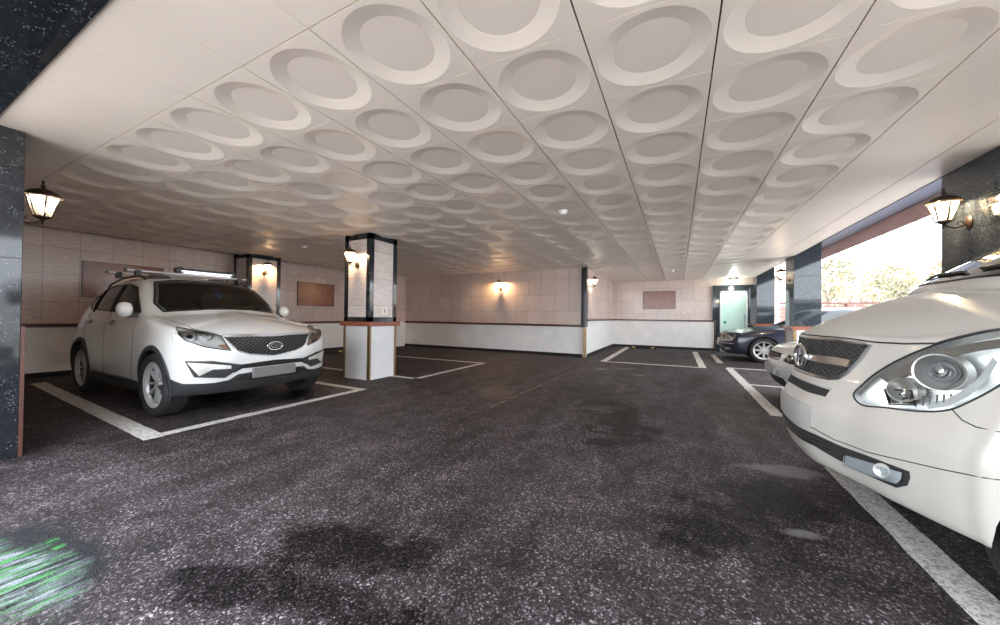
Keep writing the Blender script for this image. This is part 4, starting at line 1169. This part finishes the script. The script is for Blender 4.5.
    b1, b2 = P(815, 354.8), P(816, 361.5)
    c.patch('grille_bar', full([Vector((p.x, min(0, p.y), p.z)) for p in [c.front(0, b1.z), b1, P(835, 357), P(853, 360.3), P(849.5, 367), P(833, 364.5), b2, c.front(0, b2.z)]]), F, SATIN, .016, .016, .025, parent=gb)
    # emblem: chrome oval with a slanted H
    ez = .922; ex = c.front(0, ez).x - .022; a1, a2 = .105, .066
    Mx = Matrix(((0, 0, -1, ex), (-1, 0, 0, 0), (0, 1, 0, ez), (0, 0, 0, 1)))
    em = MB().tube([Mx @ Vector((a1 * cos(2 * pi * k / 40), a2 * sin(2 * pi * k / 40), 0)) for k in range(41)], .010, 10).build('emblem', CHROME, root, smooth=60)
    hb = MB()
    def hbar(p, q, w): 
        hb.tube([Mx @ Vector((*p, 0)), Mx @ Vector((*q, 0))], w, 8)
    hbar((-.052, -.047), (-.022, .055), .009); hbar((.022, -.055), (.052, .047), .009); hbar((-.040, -.012), (.040, .014), .008)
    hb.build('emblem_letter', CHROME, em, smooth=60)
    MB().tube([Mx @ Vector((0, 0, -.012)), Mx @ Vector((0, 0, -.035))], [.055, .07], 20).build('emblem_boss', SATIN, em, smooth=40)
    # upper slot under the grille, lower opening, fog lamps, plate
    so = [P(792, 378), P(810, 381.5), P(829, 389.5), P(826, 396.5), P(806, 391), P(796, 386)]
    zt = c.front(0, P(800, 380).z)
    c.patch('upper_intake', full([Vector((zt.x, 0, zt.z + .004))] + C0(P(812, 384.2), P(830, 390.2), P(825.5, 396.8), P(811, 393)) + [Vector((zt.x, 0, zt.z - .038))]), F, MBLACK, .003, .007, .025)
    c.line('intake_lip', [Vector((0, 0, zt.z + .010))] + C0(P(812, 382.6), P(832, 389)), VANP, .008, F, mirror=True, off=-.002)
    z1 = .455
    lo = [P(815, 434), P(842.8, 446.8), P(875, 458.5), P(909.6, 471.5), P(910.5, 478), P(907.6, 485.5), P(897, 487.8), P(868, 475), P(839, 460), P(815, 446)]
    lo = C0(*lo); za, zb_ = P(815, 434).z, P(815, 446).z
    LO = full([Vector((0, 0, za))] + lo + [Vector((0, 0, zb_))])
    op = c.patch('lower_opening', LO, (-1, 0, 0), MBLACK, .003, .007, .025)
    for k in (1, 2): 
        z = za + (zb_ - za) * k / 3; c.line('opening_slat', [Vector((0, y, z)) for y in (.38, .2, 0, -.2, -.38)], BLACK, .006, F, parent=op, off=.004)
    fo = C0(P(848, 455.5), P(875, 463.5), P(903.5, 472.5), P(903, 479), P(899, 483.2), P(872, 474.5), P(846.5, 464.6))
    for sg in (1, -1):
        ff = [Vector((p.x, p.y * sg, p.z)) for p in fo]; DD = (-.8, -.6 * sg, 0)
        l_ = c.patch('fog_lamp', ff, DD, pbr('fog_reflector', (.66, .69, .72), .25, .5), .012, .010, .02, parent=root)
        c.patch('fog_lens', [f_ for f_ in ff], DD, LENS, .020, .004, .025, parent=l_)
        q = c.px(885, 470.5) if sg > 0 else Vector((c.px(885, 470.5).x, -c.px(885, 470.5).y, c.px(885, 470.5).z))
        fx = Vector(DD).normalized().to_track_quat('Z', 'Y').to_matrix().to_4x4()
        MB().lathe([(0, .0), (.012, .002), (.022, .010), (.030, .016), (.032, .006)], 20, 0, Matrix.Translation(q + Vector(DD) * .006) @ fx).build('fog_bulb', REFL, l_, smooth=50)
        fr_ = c.line('fog_frame', ff + [ff[0]], BLACK, .006, DD, parent=l_, off=.003)
    c.patch('number_plate', full([Vector((0, y, z)) for y, z in ((0, .665), (-.27, .665), (-.285, .655), (-.285, .55), (-.27, .54), (0, .54))]), F, pbr('van_plate_pale', (.30, .29, .275), .5), .010, .014, .03)
    # seams
    c.line('bumper_seam', C0(P(806, 424), P(835, 440), P(868, 452.3), P(905, 461), P(940, 469), P(1000, 480), P(1022, 483)), SEAM, .0024, (-.7, -.7, 0), off=-.0004); 
    c.line('bumper_seam', [Vector((p.x, -p.y, p.z)) for p in C0(P(806, 424), P(835, 440), P(868, 452.3), P(905, 461), P(940, 469), P(1000, 480), P(1022, 483))], SEAM, .0024, (-.7, .7, 0), off=-.0004)
    hs_ = C0(c.front(0, 1.052), c.front(-.2, 1.052), P(875, 342.2), P(905, 343.8), P(936, 343.5), P(972, 334), P(1000, 329))
    c.line('hood_seam', hs_, SEAM, .0045, (-.6, -.4, .5), mirror=True, off=-.0005)
    fs = C0(P(952.6, 410), P(962, 420), P(976, 427), P(1000, 432), P(1030, 436))
    c.line('fender_seam', fs, SEAM, .0026, (-.7, -.7, 0), off=-.0005); 
    c.line('fender_seam', [Vector((p.x, -p.y, p.z)) for p in fs], SEAM, .0026, (-.7, .7, 0), off=-.0005)
    # headlamps
    ce = sum(hl, Vector()) / len(hl)
    CLEAR = pbr('inner_chrome_soft', (.74, .72, .69), .28, .55)
    for sg in (1, -1):
        H = [Vector((p.x, p.y * sg, p.z)) for p in hl]; DD = Vector((D.x, D.y * sg, D.z))
        ln = c.patch('headlamp_lens', H, DD, LENS, .001, .003, .035)
        c.line('headlamp_rim', H + [H[0]], BLACK, .0038, DD, parent=ln)
        rt = Vector((-DD.y, DD.x, 0)).normalized() * (1 if sg > 0 else -1)      # towards the outside corner is -rt for sg=1
        up = DD.cross(rt) * (1 if sg > 0 else -1)
        if up.z < 0: up = -up
        def pt(px_, py_, dep):
            q = P(px_, py_); q = Vector((q.x, q.y * sg, q.z)); return q - DD * dep
        def bowl(px_, py_, r, dep, nm, mat, k=1.):
            pc = pt(px_, py_, dep); fx = Vector((DD.x, DD.y, 0)).normalized().to_track_quat('Z', 'Y').to_matrix().to_4x4(); Mt = Matrix.Translation(pc) @ fx
            o = MB().lathe([(0, -.02), (r * .35, -.018), (r * .7, .004), (r * .93, .036), (r, .062), (r * 1.07, .064), (r * 1.09, .03), (r * 1.09, -.01)], 36, 0, Mt).build(nm, mat, ln, smooth=50)
            return Mt, o
        Mt, o = bowl(936, 371, .072, .085, 'main_reflector', CLEAR)
        MB().lathe([(0, .058), (.022, .054), (.036, .040), (.042, .016), (.042, -.01)], 30, 0, Mt).build('projector_lens', pbr('projector_glass', (.55, .57, .58), .05, .9), o, smooth=60)
        MB().lathe([(.042, .016), (.048, .024), (.048, -.01)], 30, 0, Mt).build('projector_ring', REFLD, o, smooth=30)
        Mt, o = bowl(899, 389, .048, .085, 'high_beam_reflector', CLEAR)
        MB().lathe([(0, .035), (.010, .03), (.012, .0)], 14, 0, Mt).build('high_beam_bulb', CHROME, o, smooth=50)
        # faceted indicator bowl and trim ribs
        ib = MB(); q0, q1, q2, q3 = pt(878, 390, .05), pt(905, 392, .07), pt(908, 404, .06), pt(884, 403, .045)
        for a in range(5):
            u0, u1 = a / 5, (a + 1) / 5
            A0, A1, B0, B1 = q0.lerp(q1, u0), q0.lerp(q1, u1), q3.lerp(q2, u0), q3.lerp(q2, u1); mA, mB = (A0 + A1) / 2 - DD * .012, (B0 + B1) / 2 - DD * .012
            ib.add([A0, mA, mB, B0, A1, B1], [(0, 1, 2, 3), (1, 4, 5, 2)])
        ib.build('indicator_bowl', CHROME, ln, fix=False)
        MB().tube([pt(880, 389, .045), pt(905, 391, .06), pt(909, 405, .05), pt(885, 404, .04), pt(880, 389, .045)], .004, 6).build('indicator_rim', BLACK, ln, smooth=50)
        sw = MB(); arc = [(925, 409), (946, 406), (965, 396), (982, 381), (994, 362)]
        Lp = [pt(x, y, .035) for x, y in arc]; Lq = [pt(x - 8, y - 6, .06) for x, y in arc]
        sw.add(Lp + Lq, [(i, i + 1, 6 + i, 5 + i) for i in range(4)]); sw.build('inner_trim_sweep', pbr('inner_white_trim', (.80, .80, .80), .3, .1), ln, smooth=60, fix=False)
        sw = MB(); arc = [(876, 377), (900, 364), (930, 351), (965, 343), (1000, 338)]
        Lp = [pt(x, y, .03) for x, y in arc]; Lq = [pt(x + 4, y + 7, .085) for x, y in arc]
        sw.add(Lp + Lq, [(i, i + 1, 6 + i, 5 + i) for i in range(4)]); sw.build('upper_trim_sweep', pbr('inner_grey_trim', (.42, .37, .32), .35, .3), ln, smooth=60, fix=False)
        rb = MB()
        for k in range(7):
            x0_ = 905 + k * 7; rb.tube([pt(x0_, 397 - k * .6, .10), pt(x0_ + 5, 407 - k * 1.2, .05)], .003, 5)
        rb.build('reflector_ribs', REFLD, ln, fix=False)
    for x in (.77, 4.0):
        for sg in (1, -1): make_wheel(root, x, sg * .84, .345, .345, .215, sg, 5, 'single', .66)
    c.patch('rear_lamp', [Vector((5.0, y, z)) for y, z in ((.80, .95), (.98, .95), (.97, 1.35), (.80, 1.35))], (1, .6, 0), pbr('red_lens_van', (.35, .01, .01), .15), .004, .008, .05, mirror=True)
    c.patch('rear_glass', full([Vector((5.0, y, z)) for y, z in ((0, 1.25), (.75, 1.25), (.70, 1.72), (0, 1.76))]), (1, 0, .1), GLASSD, .003, .006, .08)
    return root, c
van, vanc = build_van()

# ---------------- sedans (dark one by the door, silver one behind the van)
def build_sedan(name, loc, label, mat, lux):
    root = empty(name, (*loc, 0), label, 'car')
    nose = [(.13, .20), (.04, .33), (0, .50), (.035, .66), (.13, .765)]
    plan = [(0, 0), (.28, .015), (.52, .07), (.70, .16), (.82, .28), (.88, .40)]
    R = fan_front(nose, plan, [0, .28, .52, .70, .81, .87], [(.2, .80), (.35, .84), (.5, .87), (.66, .90), (.8, .92), (.92, .935)], [.2, .3, .4, .5, .55, .6], crown=.5)
    def hr(x, low, cc):
        e = (x, *low[-1]); return [(x, 0, low[0][1])] + [(x, y, z) for y, z in low] + hood(e, (cc[0], 0, cc[1]), .5)
    R += [hr(.62, [(.86, .20), (.905, .34), (.915, .55), (.90, .70), (.83, .80)], (1.02, .945)),
          hr(.95, [(.87, .20), (.915, .34), (.925, .56), (.91, .73), (.84, .84)], (1.14, .955)),
          hr(1.30, [(.86, .20), (.905, .34), (.92, .56), (.905, .76), (.84, .875)], (1.25, .965))]
    def low(bz): return [(.86, .20), (.905, .34), (.92, .56), (.905, .78), (.845, bz)]
    R.append(sring(1.55, low(.90), [(.80, .925), (.72, .945), (.56, .96), (.28, .972), (0, .975)], [0] * 6 + [0, -.04, -.12, -.22, -.25]))
    R.append(sring(1.80, low(.915), [(.80, 1.0), (.73, 1.12), (.60, 1.16), (.3, 1.185), (0, 1.19)], [0] * 6 + [.02, .06, .0, -.09, -.12]))
    R.append(sring(2.20, low(.93), [(.775, 1.12), (.65, 1.34), (.54, 1.39), (.3, 1.415), (0, 1.42)], [0] * 6 + [.02, .06, .03, -.05, -.08]))
    R.append(sring(2.65, low(.94), [(.77, 1.15), (.64, 1.40), (.53, 1.445), (.3, 1.465), (0, 1.47)]))
    R.append(sring(3.15, low(.95), [(.77, 1.15), (.63, 1.385), (.52, 1.43), (.3, 1.45), (0, 1.455)]))
    R.append(sring(3.65, low(.965), [(.78, 1.09), (.66, 1.23), (.55, 1.27), (.3, 1.30), (0, 1.305)]))
    R.append(sring(4.05, low(.975), [(.80, 1.01), (.72, 1.045), (.58, 1.06), (.3, 1.075), (0, 1.08)]))
    R.append(sring(4.55, [(.84, .24), (.88, .36), (.89, .58), (.875, .80), (.81, .97)], [(.76, 1.0), (.68, 1.02), (.54, 1.035), (.28, 1.05), (0, 1.055)]))
    tail = [(4.86, .28), (4.93, .40), (4.95, .60), (4.93, .80), (4.88, .94), (4.86, .965), (4.83, .985), (4.81, 1.0), (4.79, 1.01), (4.77, 1.02)]
    R += fan_rear(tail, [(0, 0), (.45, .03), (.75, .12)], [.75, .45, 0], (1.08, 1.12, 1.12, 1.1, 1.02, .96, .84, .66, .35, 0), [4.7, 4.75, 4.8])
    c = Car(root, R, [mat, REFLD, MBLACK, CABIN], 5)
    for x in (.95, 3.80): c.cyl_cut(x, .33, .36, .58, 1.2, 2)
    c.apply_cuts()
    F = (-1, 0, 0)
    c.patch('windshield', full([Vector(p) for p in ((1.35, 0, .985), (1.4, .35, .98), (1.5, .66, .955), (1.9, .68, 1.13), (2.2, .55, 1.36), (2.15, .3, 1.385), (2.1, 0, 1.39))]), (-.6, 0, .8), GLASSD, .003, .006, .06)
    c.patch('rear_glass', full([Vector(p) for p in ((3.4, 0, 1.39), (3.45, .5, 1.34), (3.95, .62, 1.09), (3.95, 0, 1.12))]), (.6, 0, .8), GLASSD, .003, .006, .07)
    for sg in (1, -1):
        g = c.patch('side_glass', [c.side(x, z, sg) for x, z in ((1.75, .95), (1.95, 1.12), (2.25, 1.30), (2.65, 1.355), (3.15, 1.34), (3.55, 1.21), (3.75, 1.02), (3.0, .985))], (0, sg, .2), GLASSD, .003, .006, .07)
        c.line('window_trim', [c.side(x, z, sg) for x, z in ((1.75, .945), (3.0, .98), (3.75, 1.015))], CHROME, .006, (0, sg, .2), parent=g)
        c.line('window_pillar', [c.side(2.72, .97, sg), c.side(2.75, 1.36, sg)], BLACK, .02, (0, sg, .2), parent=g)
        for pl in ([(1.60, .88), (1.58, .5), (1.62, .28)], [(2.72, .94), (2.74, .5), (2.74, .28)], [(3.62, .95), (3.60, .75), (3.40, .5), (3.32, .28)]):
            c.line('door_seam', [c.side(x, z, sg) for x, z in pl], SEAM, .004, (0, sg, 0), off=-.001)
        c.line('side_molding', [c.side(x, .52, sg) for x in (1.45, 2.4, 3.35)], mat, .010, (0, sg, 0))
        mm = MB().lathe([(0, -.10), (.05, -.09), (.08, -.05), (.085, .03), (.06, .09), (0, .10)], 18, 0, Matrix.Translation((1.82, sg * .98, 1.0)) @ Matrix.Rotation(radians(90), 4, 'X') @ Matrix.Scale(.7, 4, (0, 1, 0))).build('side_mirror', mat, root, smooth=50)
        MB().box(1.80, 1.85, *sorted((sg * .84, sg * .93)), .93, .97).build('mirror_arm', mat, mm)
        for x in (2.5, 3.35):
            p = c.side(x, .86, sg); MB().tube([(x - .09, p.y - sg * .01, .86), (x - .07, p.y + sg * .025, .86), (x + .07, p.y + sg * .025, .86), (x + .09, p.y - sg * .01, .86)], .012, 8).build('door_handle', mat, root, smooth=50)
    # front
    if lux:
        hl = [Vector((.1, y, z)) for y, z in ((.42, .55), (.46, .67), (.58, .72), (.74, .715), (.86, .67), (.89, .61), (.82, .55), (.62, .525))]
        gr = [(0, .735), (.24, .735), (.30, .70), (.26, .55), (0, .545)]
        dh = Vector((-.9, .42, .1))
    else:
        hl = [Vector((.1, y, z)) for y, z in ((.42, .60), (.50, .66), (.68, .70), (.86, .72), (.86, .66), (.74, .60), (.58, .575))]
        gr = [(0, .69), (.34, .69), (.36, .65), (.30, .60), (0, .59)]
        dh = Vector((-.9, .42, .1))
    for sg in (1, -1):
        H = [Vector((p.x, p.y * sg, p.z)) for p in hl]; D = Vector((dh.x, dh.y * sg, dh.z))
        rf = c.patch('headlamp', H, D, pbr('lamp_pale', (.78, .77, .74), .25, .1) if lux else pbr('lamp_grey', (.45, .46, .47), .12, .9), .003, .008, .03, smooth_poly=4)
        c.patch('headlamp_lens', H, D, LENS, .012, .004, .04, smooth_poly=4, parent=rf)
        c.line('headlamp_rim', H + [H[0]], BLACK if lux else MBLACK, .006, D, parent=rf)
        for yy, rr in ((.55, .045), (.70, .040)):
            zz = .62 if lux else .645
            h = c.bvh.ray_cast(Vector((-2, yy * sg, zz)), Vector((1, 0, 0)))[0]
            fx = Vector((-1, .4 * sg, .1)).normalized().to_track_quat('Z', 'Y').to_matrix().to_4x4()
            MB().lathe([(0, .006), (rr * .6, .008), (rr, .016), (rr * 1.1, .012)], 20, 0, Matrix.Translation(h) @ fx).build('lamp_bowl', CHROME, rf, smooth=50)
        c.patch('fog_lamp', [Vector((.2, y * sg, z)) for y, z in ((.52, .30), (.74, .31), (.72, .355), (.52, .35))], (-.9, .42 * sg, 0), REFL, .004, .008, .03)
    G = full([c.front(y, z) for y, z in gr])
    gb = c.patch('grille', G, F, MBLACK, .003, .008, .03)
    c.line('grille_surround', G + [G[0]], CHROME, .010, F, parent=gb)
    b = MB()
    ys = [i * .05 for i in range(-5, 6)] if lux else []
    for y in ys: b.tube([c.front(y, .56) + Vector((-.010, 0, 0)), c.front(y, .72) + Vector((-.010, 0, 0))], .004, 5)
    if not lux:
        for z in (.62, .655): b.tube([c.front(y, z) + Vector((-.010, 0, 0)) for y in (-.3, -.1, .1, .3)], .005, 5)
    b.build('grille_bars', CHROME, gb, fix=False)
    c.patch('lower_intake', full([c.front(y, z) for y, z in ((0, .36), (.40, .36), (.44, .30), (.38, .245), (0, .24))]), F, MBLACK, .003, .008, .03)
    c.line('bumper_strip', [Vector((.3, y, .47)) for y in (-.84, -.7, -.4, 0, .4, .7, .84)], mat if not lux else CHROME, .009, F)
    xp = c.front(0, .45).x
    MB().box(xp - .022, xp + .01, -.26, .26, .39, .51).build('number_plate', PLATE, root, bevel=.004)
    c.line('hood_seam', [Vector((x, y, .9)) for x, y in ((.18, .40), (.30, .60), (.55, .72), (1.0, .76), (1.35, .78))], SEAM, .004, (0, .2, 1), mirror=True, off=-.001)
    c.patch('rear_lamp', [Vector((4.8, y, z)) for y, z in ((.58, .72), (.85, .72), (.84, .86), (.58, .88))], (1, .5, 0), pbr('red_lens_sedan', (.35, .01, .01), .15), .004, .008, .05, mirror=True)
    for x in (.95, 3.80):
        for sg in (1, -1): make_wheel(root, x, sg * .80, .328, .328, .215, sg, 8 if lux else 5, 'single', .70)
    if lux:  # upright hood ornament
        h = c.bvh.ray_cast(Vector((.26, 0, 3)), Vector((0, 0, -1)))[0]
    return root
build_sedan('dark_sedan', (1.06, 12.16), 'dark blue-black sedan parked before the pale door, its nose past the last column', DARKP, True)
build_sedan('silver_sedan', (1.19, 6.28), 'silver sedan mostly hidden behind the white van, only its nose showing', SILVP, False)
